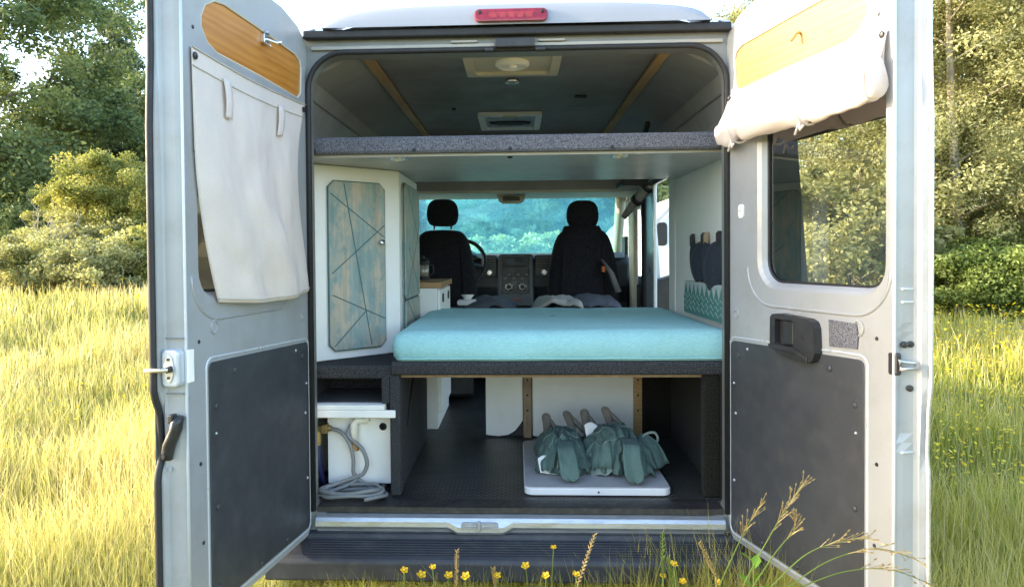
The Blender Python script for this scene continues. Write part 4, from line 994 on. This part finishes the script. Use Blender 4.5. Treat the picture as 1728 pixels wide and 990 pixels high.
# ------------------------------------------------------------------ ground, meadow, sky
rng = np.random.default_rng(5)
def ground_z(x, y):
    d = np.hypot(x, y+2.6); s1 = np.clip((d-7)/13, 0, 1); s1 = s1*s1*(3-2*s1); s2 = np.clip((-x-2.5)/6, 0, 1); s2 = s2*s2*(3-2*s2)
    return .62*s1*s2 + .10*np.sin(x*.21+1)*np.sin(y*.17)*np.clip((d-4)/12, 0, 1)
def np_mesh(name, V, F4, mat, attr=None, kind=None, smooth=False, nper=4):
    me = bpy.data.meshes.new(name); nv, nf = len(V), len(F4)
    me.vertices.add(nv); me.vertices.foreach_set('co', np.ascontiguousarray(V, np.float32).ravel())
    me.loops.add(nf*nper); me.loops.foreach_set('vertex_index', np.ascontiguousarray(F4, np.int32).ravel())
    me.polygons.add(nf); me.polygons.foreach_set('loop_start', np.arange(0, nf*nper, nper, dtype=np.int32))
    try: me.polygons.foreach_set('loop_total', np.full(nf, nper, np.int32))
    except Exception: pass
    me.update(calc_edges=True)
    if smooth: me.polygons.foreach_set('use_smooth', np.ones(nf, bool))
    if attr is not None:
        a = me.attributes.new('tone', 'FLOAT', 'POINT'); a.data.foreach_set('value', np.ascontiguousarray(attr, np.float32))
    me.materials.append(mat)
    o = bpy.data.objects.new(name, me); COL.objects.link(o)
    if kind: o['kind'] = kind
    return o
def ground_mat():
    m, t, out = nt('meadow_soil'); p = node(t, 'ShaderNodeBsdfPrincipled', Roughness=1.); p.inputs['Specular IOR Level'].default_value = .05
    v = coords(t)
    c = ramp(t, [(.3,(.15,.15,.035)),(.5,(.27,.25,.06)),(.7,(.40,.34,.11))], noise(t, v, .55, 8, .7)).outputs[0]
    c2 = ramp(t, [(.35,(.55,.55,.5)),(.65,(1.1,1.1,1.0))], noise(t, v, 14, 5, .8)).outputs[0]
    t.links.new(mixc(t, 1., c, c2, 'MULTIPLY'), p.inputs['Base Color']); bump(t, noise(t, v, 30, 4), 1., .1, p)
    t.links.new(p.outputs[0], out.inputs[0]); return m
xs = np.concatenate([-np.geomspace(900, 1, 46), [0], np.geomspace(1, 900, 46)])
gx, gy = np.meshgrid(xs, xs); V = np.stack([gx, gy, ground_z(gx, gy)], -1).reshape(-1, 3); n_ = len(xs)
ii, jj = np.meshgrid(np.arange(n_-1), np.arange(n_-1)); a_ = (jj*n_+ii).ravel()
np_mesh('ground', V, np.stack([a_, a_+1, a_+n_+1, a_+n_], 1), ground_mat(), kind='structure', smooth=True)

grass_m = leafmat('meadow_grass', (.19,.22,.06), (.44,.42,.14), (.68,.58,.34), .40, .35)
grass_r = leafmat('green_grass', (.12,.18,.03), (.35,.36,.065), (.60,.50,.15), .40, .5)
CAMX, CAMY = 0., -2.61
def blades(name, N, label, mat, a0, a1, r0, r1, hmin, hmax, wid, pw=1.0, tone_bias=0.):
    """curved tapering grass blades scattered around the van, sparser and coarser with distance"""
    u = rng.random(N); r = (r0**(1-pw) + u*(r1**(1-pw)-r0**(1-pw)))**(1/(1-pw)) if abs(pw-1) > 1e-3 else r0*(r1/r0)**u
    a = np.radians(a0 + (a1-a0)*rng.random(N))
    x = CAMX + r*np.sin(a); y = CAMY + r*np.cos(a)
    keep = ~((np.abs(x) < .99) & (y > -.06) & (y < 4.6))
    # clumps
    cl = np.sin(x*2.3+1.7*np.sin(y*1.1))*np.sin(y*2.9+1.3*np.sin(x*1.7)); big = np.sin(x*.5+.8*np.sin(y*.33))*np.cos(y*.41)
    keep &= rng.random(N) < (.62+.38*cl)
    x, y, r, cl, big = x[keep], y[keep], r[keep], cl[keep], big[keep]; n = len(x)
    low = np.sin(x*1.1+y*.6)*np.sin(y*.9-x*.4+2); h = (hmin + (hmax-hmin)*rng.random(n)**1.4)*(1+.22*cl+.12*big)*(.82+.26*low)
    # leave short trodden grass just behind the bumper where the camera stands
    d = np.hypot(x-CAMX, y-CAMY); h *= np.clip((d-.5)/1.6, .18, 1)
    w = wid*(.6+.8*rng.random(n))*np.clip(r/4.5, .8, 9); th = rng.random(n)*2*np.pi
    lean = h*(.05+.45*rng.random(n)**1.6); lx, ly = lean*np.cos(th), lean*np.sin(th)
    pa = th + np.pi/2 + rng.normal(0,.5,n); px, py = np.cos(pa)*w, np.sin(pa)*w
    z = ground_z(x, y) - .01
    V = np.zeros((n, 6, 3))
    for k, (s, ww) in enumerate(((0,.75),(.5,.9),(1,.12))):
        for q, sg in ((0,-1),(1,1)):
            V[:, k*2+q, 0] = x + lx*s**2 + sg*px*ww; V[:, k*2+q, 1] = y + ly*s**2 + sg*py*ww; V[:, k*2+q, 2] = z + h*s*(1-.18*s)
    base = np.arange(n)[:, None]*6
    F = np.concatenate([base+np.array([[0,1,3,2]]), base+np.array([[2,3,5,4]])])
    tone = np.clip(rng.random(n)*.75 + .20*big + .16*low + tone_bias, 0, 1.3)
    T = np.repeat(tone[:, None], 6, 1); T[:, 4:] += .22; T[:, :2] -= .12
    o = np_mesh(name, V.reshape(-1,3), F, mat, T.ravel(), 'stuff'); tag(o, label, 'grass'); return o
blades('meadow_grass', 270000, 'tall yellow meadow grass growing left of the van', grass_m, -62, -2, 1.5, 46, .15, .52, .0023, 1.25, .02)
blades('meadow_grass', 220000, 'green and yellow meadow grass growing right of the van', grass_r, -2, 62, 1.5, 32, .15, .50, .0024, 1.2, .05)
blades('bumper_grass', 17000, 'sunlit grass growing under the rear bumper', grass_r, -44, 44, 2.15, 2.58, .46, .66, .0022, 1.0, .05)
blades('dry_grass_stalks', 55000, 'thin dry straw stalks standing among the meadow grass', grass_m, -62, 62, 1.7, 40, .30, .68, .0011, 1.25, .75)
# yellow flower heads scattered through the meadow
def heads(name, N, label, a0, a1, r0, r1, z0, z1, s0, pw):
    u = rng.random(N); r = (r0**(1-pw) + u*(r1**(1-pw)-r0**(1-pw)))**(1/(1-pw)); a = np.radians(a0+(a1-a0)*rng.random(N))
    x = CAMX+r*np.sin(a); y = CAMY+r*np.cos(a); k = ~((np.abs(x) < 1.1) & (y > -.5) & (y < 4.7)); k &= rng.random(N) < .55+.45*np.sin(x*.8)*np.sin(y*.6+1)
    x, y, r = x[k], y[k], r[k]; n = len(x); z = ground_z(x,y)+z0+(z1-z0)*rng.random(n)
    s = s0*(.6+.7*rng.random(n))*np.clip(r/9,.7,2.2); V = np.zeros((n,10,3)); F = []
    tx, ty = rng.normal(0,.35,n), rng.normal(0,.35,n)
    for j in range(5):
        t_ = 2*np.pi*j/5
        for q,(rr_,dt) in enumerate(((1,-.35),(1,.35))):
            ox, oy = rr_*s*np.cos(t_+dt), rr_*s*np.sin(t_+dt)
            V[:, j*2+q] = np.stack([x+ox, y+oy, z+.35*s+ox*tx+oy*ty], 1)
    base = np.arange(n)[:,None]*10
    F = np.concatenate([base+np.array([[0,1,2,3]]), base+np.array([[4,5,6,7]]), base+np.array([[0,3,4,7]]), base+np.array([[8,9,0,7]])])
    o = np_mesh(name, V.reshape(-1,3), F, flower_m, np.repeat(rng.random(n),10), 'stuff'); tag(o, label, 'wildflowers'); return o
flower_m = leafmat('buttercup_petal', (.60,.40,.01), (.75,.55,.02), (.80,.66,.05), .3, 3, (1.1,1,.5))
heads('wildflower_heads', 12000, 'countless yellow wildflowers across the right-hand meadow', 20, 62, 4.5, 30, .22, .46, .012, 1.3)
heads('wildflower_heads', 2500, 'sparse yellow wildflowers in the left-hand meadow', -62, -15, 5, 40, .22, .45, .013, 1.3)

# ------------------------------------------------------------------ trees
def leaf_quads(P, size, rnd, droop=0., aspect=.55):
    n = len(P); d = rnd.normal(0,1,(n,3)); d[:,2] = d[:,2]*.7 - droop; d /= np.linalg.norm(d,axis=1)[:,None]
    e = np.cross(d, rnd.normal(0,1,(n,3))); e /= np.linalg.norm(e,axis=1)[:,None]+1e-9
    s = size*(.55+.9*rnd.random(n))[:,None]
    V = np.stack([P - d*s*.5, P + e*s*aspect*.5, P + d*s*.6, P - e*s*aspect*.5], 1)
    return V.reshape(-1,3), np.arange(n*4).reshape(n,4)
def make_tree(name, label, cat, seed, H, crown0, rad, shape, leaf, ncl, nper, cl_r, leafm, barkm, trunk_r=.16, droop=0., forks=9, group=None, lean=0., loc=(0,0)):
    rnd = np.random.default_rng(seed); t = thing(name, label, cat, (loc[0], loc[1], float(ground_z(loc[0], loc[1]))-.03), group)
    b = MB(); lx, ly = rnd.normal(0,.02+lean,2)
    def tp(s): return Vector((lx*H*s + .02*H*math.sin(s*5+seed)*.4, ly*H*s + .015*H*math.cos(s*4+seed)*.4, H*s))
    b.tube([tp(s) - Vector((0,0,.1 if s == 0 else 0)) for s in np.linspace(0,.96,12)], [max(.012, trunk_r*(1.25 if s == 0 else 1)*(1-s)**.8) for s in np.linspace(0,.96,12)], 9)
    tips = []
    for k in range(forks):
        s = crown0 + (.94-crown0)*(k+.5*rnd.random())/forks; a = k*2.4+rnd.random()
        env = {'round': math.sin(math.pi*min(1,(s-crown0)/(1-crown0)*.85+.15))**.6, 'cone': (1-(s-crown0)/(1-crown0))**.8+.08, 'tall': .55+.45*math.sin(math.pi*(s-crown0)/(1-crown0))}[shape]
        L = rad*env*(.75+.4*rnd.random()); p0 = tp(s*.92); up = .55 if shape != 'cone' else .05
        pts = [p0]; 
        for j in range(1,5):
            f = j/4; pts.append(p0 + Vector((math.cos(a+.3*f)*L*f, math.sin(a+.3*f)*L*f, L*up*f*(1-.3*f) + .1*rnd.normal()*L*.3)))
        b.tube(pts, [max(.008, trunk_r*.38*(1-s*.6)*(1-j/5)) for j in range(5)], 6)
        tips += [(pts[-1],1.), (pts[3],1.), (pts[2],.8)]
        for q in range(2):
            j = 2+q; d = Vector((math.cos(a+(1.1 if q else -1.1)), math.sin(a+(1.1 if q else -1.1)), .4))*L*.45
            b.tube([pts[j], pts[j]+d*.5+Vector((0,0,.05*L)), pts[j]+d], [trunk_r*.14, trunk_r*.09, .008], 5); tips.append((pts[j]+d,.9))
    b.v = [tuple(Vector(v)) for v in b.v]
    tr = b.build('trunk', barkm, t, smooth=True)
    Ps = []; tones = []
    for k in range(ncl):
        if rnd.random() < .72 and tips: c, sz = tips[rnd.integers(len(tips))]; c = np.array(c) + rnd.normal(0,cl_r*.55,3)
        else:
            s = crown0+(1.0-crown0)*rnd.random(); env = {'round': math.sin(math.pi*min(1,(s-crown0)/(1-crown0)*.85+.15))**.6, 'cone': (1-(s-crown0)/(1-crown0))**.8+.05, 'tall': .5+.5*math.sin(math.pi*(s-crown0)/(1-crown0))}[shape]
            a = rnd.random()*6.28; q = rad*env*(.45+.6*rnd.random()**.5); c = np.array(tp(s)) + np.array([math.cos(a)*q, math.sin(a)*q, rnd.normal(0,.2)]); sz = .9
        m = int(nper*(.5+rnd.random())); rr_ = cl_r*sz*(.55+.7*rnd.random())
        d = rnd.normal(0,1,(m,3)); d /= np.linalg.norm(d,axis=1)[:,None]; q = rr_*rnd.random(m)**.45
        P = c + d*q[:,None]*np.array([1,1,.62]); P[:,2] -= droop*rr_*rnd.random(m)
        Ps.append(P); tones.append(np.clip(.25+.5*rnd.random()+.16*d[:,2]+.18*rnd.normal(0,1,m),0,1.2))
    P = np.concatenate(Ps); P[:,2] = np.maximum(P[:,2], .08)
    V, F = leaf_quads(P, leaf, rnd, droop)
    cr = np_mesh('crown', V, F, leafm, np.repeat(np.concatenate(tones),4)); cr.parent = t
    return t
def copy_tree(o, loc, rz, sc, label):
    c = o.copy(); COL.objects.link(c); c.location = (loc[0],loc[1],float(ground_z(loc[0],loc[1]))-.03); c.rotation_euler = (0,0,rz); c.scale = (sc,sc,sc) if not isinstance(sc, tuple) else sc; c['label'] = label
    for chd in list(o.children):
        k = chd.copy(); COL.objects.link(k); k.parent = c
    return c
def pos(px, d):                    # a bearing read off the photograph, turned into a place on the ground
    tx = (px-872)/1161; return (tx*d, CAMY + d)
oak_l = leafmat('broad_leaf', (.06,.10,.05), (.16,.215,.095), (.34,.375,.15), .40)
dark_l = leafmat('dark_leaf', (.05,.08,.055), (.11,.15,.10), (.20,.235,.14), .35)
sun_l = leafmat('bright_leaf', (.09,.125,.035), (.25,.275,.085), (.47,.44,.15), .45)
euc_l = leafmat('olive_leaf', (.13,.14,.07), (.30,.31,.15), (.50,.49,.25), .42)
grn_l = leafmat('fresh_leaf', (.08,.12,.035), (.20,.26,.07), (.36,.42,.13), .45)
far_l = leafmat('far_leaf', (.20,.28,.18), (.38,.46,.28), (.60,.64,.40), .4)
# left side
make_tree('broadleaf_tree', 'big spreading green tree at the left edge, the largest of the left-hand trees', 'tree', 11, 18.0, .10, 6.0, 'round', .19, 430, 300, 1.35, oak_l, bark, .34, .1, 18, loc=pos(-62,30))
make_tree('conifer_tree', 'dark narrow conifer rising just right of the big spreading tree', 'tree', 12, 17.8, .12, 3.0, 'cone', .19, 260, 230, .85, dark_l, bark, .25, .5, 26, loc=pos(183,44))
make_tree('broadleaf_tree', 'dark rounded tree beside the left door, behind the sunny shrub', 'tree', 13, 11.5, .10, 4.0, 'round', .20, 190, 270, 1.2, oak_l, bark, .22, .1, 12, loc=pos(225,40))
make_tree('broadleaf_tree', 'dark shaded tree low behind the bare branches on the left', 'tree', 14, 9.0, .08, 4.2, 'round', .20, 170, 260, 1.3, dark_l, bark, .2, .1, 12, loc=pos(70,37))
make_tree('sunny_shrub', 'large sunlit yellow-green shrub next to the left door', 'shrub', 15, 4.3, .06, 2.0, 'round', .078, 230, 400, .50, sun_l, bark, .07, .0, 14, loc=pos(200,24))
make_tree('green_shrub', 'wide low green shrub under the big left tree', 'shrub', 16, 3.0, .05, 2.3, 'round', .078, 180, 340, .50, oak_l, bark, .06, .0, 12, loc=pos(20,27))
make_tree('green_shrub', 'small olive bush between the bare branches and the sunlit shrub', 'shrub', 17, 2.1, .05, 1.3, 'round', .11, 110, 120, .40, euc_l, bark, .05, .0, 10, loc=pos(125,22))
for i,(px,dd,hh,rr,lb) in enumerate(((238,19,1.5,1.0,'low sunlit shrub at the foot of the left door'),(150,18,1.15,1.1,'low weedy shrub below the sunlit yellow-green shrub'),(88,19,1.0,1.0,'low weedy shrub below the bare branches'),(8,18.5,1.3,1.1,'low weedy shrub at the left edge of the meadow'),(118,25,2.9,1.5,'mid-height pale shrub left of the sunlit yellow-green shrub'))):
    make_tree('meadow_shrub', lb, 'shrub', 60+i, hh, .03, rr, 'round', .075, 150, 200, .36, sun_l if i % 2 == 0 else euc_l, bark, .03, .0, 9, loc=pos(px,dd))
def bare(loc, seed):
    t = thing('bare_sapling', 'leafless pale branching sapling in front of the left-hand bushes', 'dead tree', (loc[0],loc[1],float(ground_z(loc[0],loc[1])))); rnd = random.Random(seed); b = MB()
    def grow(p, d, L, r, lv):
        pts = [p]; 
        for k in range(4): d = (d + Vector((rnd.gauss(0,.12),rnd.gauss(0,.12),.06))).normalized(); pts.append(pts[-1]+d*L/4)
        b.tube(pts, [r*(1-.15*k) for k in range(5)], 5)
        if lv:
            for k in range(3): grow(pts[2+k%3], (d+Vector((rnd.gauss(0,.6),rnd.gauss(0,.6),.25))).normalized(), L*.62, r*.5, lv-1)
    for k in range(4): grow(Vector((rnd.gauss(0,.15),rnd.gauss(0,.15),-.05)), Vector((rnd.gauss(0,.35),rnd.gauss(0,.3),1)).normalized(), 1.5, .035, 2)
    o = b.build('branches', bark_pale, t, smooth=True)
bare(pos(62,20), 3)
# right side
e1 = make_tree('slender_tree', 'tall slender olive-green tree just outside the right door', 'tree', 21, 13.5, .10, 2.3, 'tall', .072, 340, 400, .70, euc_l, bark_pale, .13, .45, 22, group='slender trees on the right', loc=pos(1592,17))
e2 = make_tree('slender_tree', 'tall slender tree with a bare pale trunk showing near the right edge', 'tree', 22, 15.5, .26, 2.0, 'tall', .072, 270, 350, .70, euc_l, bark_pale, .12, .45, 22, group='slender trees on the right', loc=pos(1700,18.5))
k_ = 0
for px, d, rz, sc, src, lb in ((1650,22,1.3,1.05,e1,'olive-green tree standing between the two foremost right-hand trees'),(1760,17,2.2,1.0,e1,'leafy tree cut off by the right edge of the picture'),(1440,19,4.0,.98,e1,'olive-green tree framed in the middle of the right door window'),(1345,21,2.9,.95,e2,'olive-green tree at the left side of the right door window'),(1520,23,5.1,1.05,e1,'tree at the right side of the right door window'),(1560,30,3.4,1.15,e2,'taller thin tree standing further back beside the right door'),(1735,29,1.9,1.12,e1,'tree further back near the upper right corner')):
    copy_tree(src, pos(px,d), rz, sc, lb)
make_tree('roadside_bush', 'bright green bush at the foot of the right-hand trees', 'shrub', 31, 1.35, .05, 1.5, 'round', .08, 190, 260, .42, grn_l, bark, .05, 0, 12, loc=pos(1625,16))
make_tree('roadside_bush', 'green bush at the right edge below the slender trees', 'shrub', 32, 1.5, .05, 1.7, 'round', .08, 170, 260, .42, grn_l, bark, .05, 0, 12, loc=pos(1735,16.5))
make_tree('roadside_bush', 'olive bush seen low through the right door window', 'shrub', 33, 3.4, .05, 2.3, 'round', .12, 170, 150, .5, euc_l, bark, .05, 0, 12, loc=pos(1420,17.5))
# wood ahead, seen through the windscreen
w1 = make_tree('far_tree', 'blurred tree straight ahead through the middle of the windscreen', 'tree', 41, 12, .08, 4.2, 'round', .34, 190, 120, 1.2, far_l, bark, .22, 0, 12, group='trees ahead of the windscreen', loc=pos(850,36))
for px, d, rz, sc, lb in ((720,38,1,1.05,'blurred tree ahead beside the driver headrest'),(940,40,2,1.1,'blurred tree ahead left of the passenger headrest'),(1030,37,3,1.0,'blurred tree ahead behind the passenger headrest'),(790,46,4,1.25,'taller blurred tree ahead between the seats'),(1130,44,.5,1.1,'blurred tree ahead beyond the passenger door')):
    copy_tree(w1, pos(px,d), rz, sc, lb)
for i,(px,d,lb) in enumerate(((830,19,'low pale bush added for the sunlit grass glow, ahead of the bonnet on the left'),(900,20,'low pale bush added for the sunlit grass glow, ahead of the bonnet in the middle'),(955,21,'low pale bush added for the sunlit grass glow, ahead of the bonnet on the right'))):
    if i == 0: bb = make_tree('grass_glow_bush', lb, 'shrub', 51, 1.95, .05, 1.0, 'round', .12, 90, 110, .32, leafmat('grass_glow', (.22,.27,.12), (.42,.46,.22), (.8,.78,.5), .3), bark, .04, 0, 8, group='pale bushes added for the sunlit grass glow ahead of the bonnet', loc=pos(px,d))  # bushes added to give the bright glow of sunlit grass above the dash
    else: copy_tree(bb, pos(px,d), i*1.7, 1.0+.04*i, lb)

# ------------------------------------------------------------------ white camper parked beyond the side door
cv = thing('parked_camper', 'white camper parked further off, glimpsed through the open side door', 'van', (2.9,9,0))
inv = Matrix.Translation(-Vector(cv.location))
cw = M('white_gloss', (.80,.81,.82), .3, 0, .03, 4, coat=.3)
b = MB(); PRF = [(1.72,.45),(1.70,1.2),(1.74,1.62),(1.83,1.86),(2.35,2.38),(3.4,2.42),(3.75,2.2),(3.8,1.2),(3.78,.45)]
b.prism(PRF, 7.0, 12.5, lambda p,q,h:(p,h,q)); ch(b, 'body', cw, cv, bevel=.05)
b = MB(); b.prism([(1.80,1.80),(2.36,2.345),(2.32,2.385),(1.76,1.84)], 6.95,6.998, lambda p,q,h:(p,h,q)); ch(b, 'awning_rail', M('awning_grey',(.42,.43,.46),.5), cv)
b = MB(); b.prism(rrect(1.90,2.08,1.64,1.96,.05,5), 6.97,6.999, lambda p,q,h:(p,h,q)); wf = ch(b, 'window', radio_m, cv, bevel=.01)
b = MB(); b.prism(rrect(2.45,3.35,1.35,1.95,.06,5), 6.97,6.999, lambda p,q,h:(p,h,q)); ch(b, 'window', radio_m, cv, bevel=.01)
b = MB(); b.box(1.74,3.76,6.93,7.0,.45,.72); ch(b, 'bumper', blackpl, cv, bevel=.02)
for x in (1.9,3.6):
    b = MB(); b.lathe([(.2,-.1),(.33,-.1),(.34,0),(.33,.1),(.2,.1)], (x,8.2,.34), 'X', 24); ch(b, 'wheel', black, cv)
    b = MB(); b.prism(rrect(x-.07,x+.05,.85,1.15,.02,3), 6.98,6.999, lambda p,q,h:(p,h,q)); ch(b, 'tail_light', redlens, cv)

# ------------------------------------------------------------------ single plants in front of the bumper
stem_m = leafmat('plant_stem', (.10,.15,.03), (.19,.24,.05), (.36,.32,.12), .3, 2)
straw_m = leafmat('ripe_grass_head', (.30,.22,.09), (.47,.36,.17), (.60,.48,.26), .3, 2)
weed_m = leafmat('weed_leaf', (.09,.20,.02), (.17,.34,.03), (.28,.44,.05), .4, 4)
def stem_pts(p, top, bend=.0):
    p, top = Vector(p), Vector(top); m = (p+top)/2 + Vector((bend,0,0)); return [p*(1-s)**2 + m*2*s*(1-s) + top*s*s for s in [i/8 for i in range(9)]]
def petal_ring(c, r, up, tilt, n=5):
    b = MB(); ax = Vector((tilt[0],tilt[1],1)).normalized(); e1 = ax.orthogonal().normalized(); e2 = ax.cross(e1); c = Vector(c)
    for j in range(n):
        a = 2*math.pi*j/n; d = e1*math.cos(a)+e2*math.sin(a); s_ = e1*-math.sin(a)+e2*math.cos(a)
        b.add([c+d*r*.1, c+d*r*.6+s_*r*.42+ax*up*.6, c+d*r+s_*r*.2+ax*up, c+d*r-s_*r*.2+ax*up, c+d*r*.6-s_*r*.42+ax*up*.6], [(0,1,2,3,4)])
    return b
rf = random.Random(4)
def at(px, py, Y):                 # metres, for a plant standing at depth Y behind the van
    d = Fw*1161.3 + Rt*(px-824.05) - Up*(py-450.1); k = (Y+2.6099)/d.y; return Vector((.0021+d.x*k, Y, 1.5428+d.z*k))
for px, py, where in ((934,924,'topmost one, in front of the bumper centre'),(921,971,'large open one low in the centre'),(887,955,'paler one left of the large central flower'),(730,957,'leftmost of the upper row'),(711,970,'low one left of the bumper grass head'),(757,971,'low one beside the leftmost grass head'),(786,972,'low one right of the leftmost grass head'),(682,962,'smallest one at the far left'),(839,971,'half hidden one left of centre'),(972,969,'small one right of the large central flower'),(1118,972,'one under the green grass head'),(1137,952,'upper one right of the green grass head'),(1152,981,'low one right of the green grass head'),(1212,982,'rightmost one beside the weed')):
    Y = -.62 - .25*rf.random(); q = at(px,py,Y)
    t = thing('buttercup', 'yellow buttercup flower, ' + where, 'flower', (q.x,Y,0), 'buttercups in front of the bumper')
    b = MB(); b.tube(stem_pts((q.x+rf.uniform(-.04,.04), Y, -.01), q, rf.uniform(-.03,.03)), .0016, 5); b.tube(stem_pts((q.x,Y,.18), (q.x+rf.uniform(-.05,.05),Y,.30)), .0012, 5); ch(b, 'stem', stem_m, t)
    r_ = .0115*rf.uniform(.8,1.15)
    b = petal_ring(q, r_, r_*.45, (rf.uniform(-.3,.3), rf.uniform(-.7,-.2))); ch(b, 'petals', flower_m, t, solid=.0006)
    b = MB(); b.lathe([(r_*.36,0),(r_*.3,.003),(0,.0045)], q+Vector((0,-.001,.0015)), 'Z', 8); ch(b, 'flower_centre', M('stamen',(.55,.33,.02),.8), t)
def spike(px0, py0, px1, py1, Y, w, mat, label):          # dense ear on a stalk
    q0, q1 = at(px0,py0,Y), at(px1,py1,Y-.03)
    t = thing('grass_stalk', label, 'grass stalk', (q0.x,Y,0), 'tall grass heads by the bumper')
    b = MB(); b.tube(stem_pts((q0.x-(q1.x-q0.x)*.6, Y, -.01), q0), .0019, 5); b.tube([q0,q1], .0014, 5); ch(b, 'stalk', stem_m if mat is stem_m else straw_m, t)
    b = MB(); d = (q1-q0); n = 26
    for i in range(n):
        c = q0 + d*(i/n); s = 1 if i % 2 else -1; side = Vector((s*.8, rf.uniform(-.6,.6), 0)).normalized(); ww = w*(1-.55*abs(i/n-.35))
        dd = (d.normalized()*.9+side*.55).normalized(); L = .012
        pr = dd.cross(Vector((0,1,0))).normalized()
        b.add([c, c+dd*L*.5+pr*ww*.35, c+dd*L*1.2, c+dd*L*.5-pr*ww*.35, c+dd*L*.5+Vector((0,-ww*.3,0))], [(0,1,4),(1,2,4),(2,3,4),(3,0,4)])
    ch(b, 'seed_head', mat, t)
spike(975,985,1004,900,-.75,.0075,straw_m,'tall straw-coloured grass head leaning right at the bumper centre')
spike(770,990,771,928,-.75,.0045,straw_m,'upright straw-coloured grass head left of the bumper centre')
spike(1119,972,1118,897,-.75,.006,stem_m,'upright green grass head right of the bumper centre')
spike(1208,972,1180,914,-.75,.007,straw_m,'straw-coloured grass head leaning left near the right door')
spike(1135,985,1128,940,-.75,.006,stem_m,'thin short green grass head right of the tall green one')
spike(836,985,832,958,-.70,.006,straw_m,'short straw-coloured grass head left of the centre buttercups')
def panicle(pts, Y, label, nb):
    Q = smooth_path([at(x,y,Y+dy) for x,y,dy in pts], 8)
    t = thing('oat_grass', label, 'grass stalk', (Q[0].x,Y,0), 'wispy grasses before the right door')
    b = MB(); b.tube([Vector((Q[0].x-.03,Y,-.01))]+Q, [.002]+[.0018*(1-.7*i/len(Q)) for i in range(len(Q))], 5); ch(b, 'stalk', stem_m, t)
    b = MB(); n = len(Q)
    for i in range(int(n*.45), n-1):
        d = (Q[i+1]-Q[i]).normalized()
        for s in range(nb):
            L = .05*(1-.6*(i/n))*rf.uniform(.5,1.2); dd = (d*.9 + Vector((rf.uniform(-.5,.5),rf.uniform(-.4,.4),rf.uniform(-.3,.35)))).normalized(); e = Q[i]+dd*L
            b.tube([Q[i], e], .0006, 3)
            pr = dd.cross(Vector((0,1,0))).normalized(); l2 = .012
            b.add([e, e+dd*l2*.5+pr*.0022, e+dd*l2, e+dd*l2*.5-pr*.0022], [(0,1,2,3)])
    ch(b, 'seed_head', straw_m, t)
panicle([(1215,985,0),(1240,930,0),(1262,885,0),(1285,850,0)], -.85, 'arching wispy grass at the hinge side of the right door', 2)
panicle([(1255,985,0),(1290,920,0),(1325,860,0),(1357,812,0)], -.95, 'tallest wispy grass crossing the lower panel of the right door', 2)
panicle([(1270,990,0),(1310,930,0),(1340,895,0),(1342,880,0)], -.9, 'wispy grass with nodding tip left of the tallest one', 2)
panicle([(1300,990,0),(1360,935,0),(1420,912,0),(1468,908,0)], -.95, 'wispy grass bending flat towards the right door edge', 2)
panicle([(1330,990,0),(1400,945,0),(1480,925,0),(1550,945,0)], -.95, 'longest drooping wispy grass crossing the right door edge', 2)
panicle([(1340,995,0),(1420,965,0),(1500,960,0),(1570,985,0)], -.95, 'lowest drooping wispy grass before the right door', 2)
def weed(px, py, Y):
    q = at(px,py,Y); t = thing('leafy_weed', 'bright green leafy weed standing before the bottom of the right door', 'weed', (q.x,Y,0))
    b = MB(); b.tube([Vector((q.x,Y,-.01)), q], [.004,.002], 6); ch(b, 'stem', stem_m, t)
    b = MB()
    for i in range(26):
        f = .25+.75*i/25; c = Vector((q.x,Y,q.z*f)); a = i*2.4; L = .075*(1.15-.5*f); dd = Vector((math.cos(a),math.sin(a)*.8,.75)).normalized(); s = dd.cross(Vector((0,0,1))).normalized()
        m1 = c+dd*L*.5+Vector((0,0,.005)); b.add([c, m1+s*.013, c+dd*L, m1-s*.013, m1+Vector((0,0,-.004))], [(0,1,4),(1,2,4),(2,3,4),(3,0,4)])
    ch(b, 'leaves', weed_m, t)
weed(1272,948,-.85)

# ------------------------------------------------------------------ daylight
SUN_EL, SUN_AZ = R(15.5), R(1.75)         # low morning sun from the left, a touch behind the camera
sdir = Vector((-math.cos(SUN_EL)*math.cos(SUN_AZ), -math.cos(SUN_EL)*math.sin(SUN_AZ), math.sin(SUN_EL)))
w = bpy.data.worlds.new('World'); S.world = w; w.use_nodes = True
bg = w.node_tree.nodes['Background']; sky = w.node_tree.nodes.new('ShaderNodeTexSky'); sky.sky_type = 'NISHITA'; sky.sun_disc = False
sky.sun_elevation = SUN_EL; sky.sun_rotation = math.atan2(sdir.x, sdir.y); sky.air_density = 1.0; sky.dust_density = 1.6; sky.ozone_density = 1.0
w.node_tree.links.new(sky.outputs[0], bg.inputs[0]); bg.inputs[1].default_value = 1.05
sl_ = bpy.data.lights.new('sun', 'SUN'); sl_.energy = 11.5; sl_.angle = R(.5); sl_.color = (1., .90, .72)
so = bpy.data.objects.new('sun', sl_); COL.objects.link(so); so.rotation_euler = (-sdir).to_track_quat('-Z', 'Y').to_euler()
S.view_settings.view_transform = 'Standard'; S.view_settings.look = 'None'; S.view_settings.exposure = 0
S.cycles.max_bounces = 8; S.cycles.transparent_max_bounces = 12; S.cycles.use_denoising = True
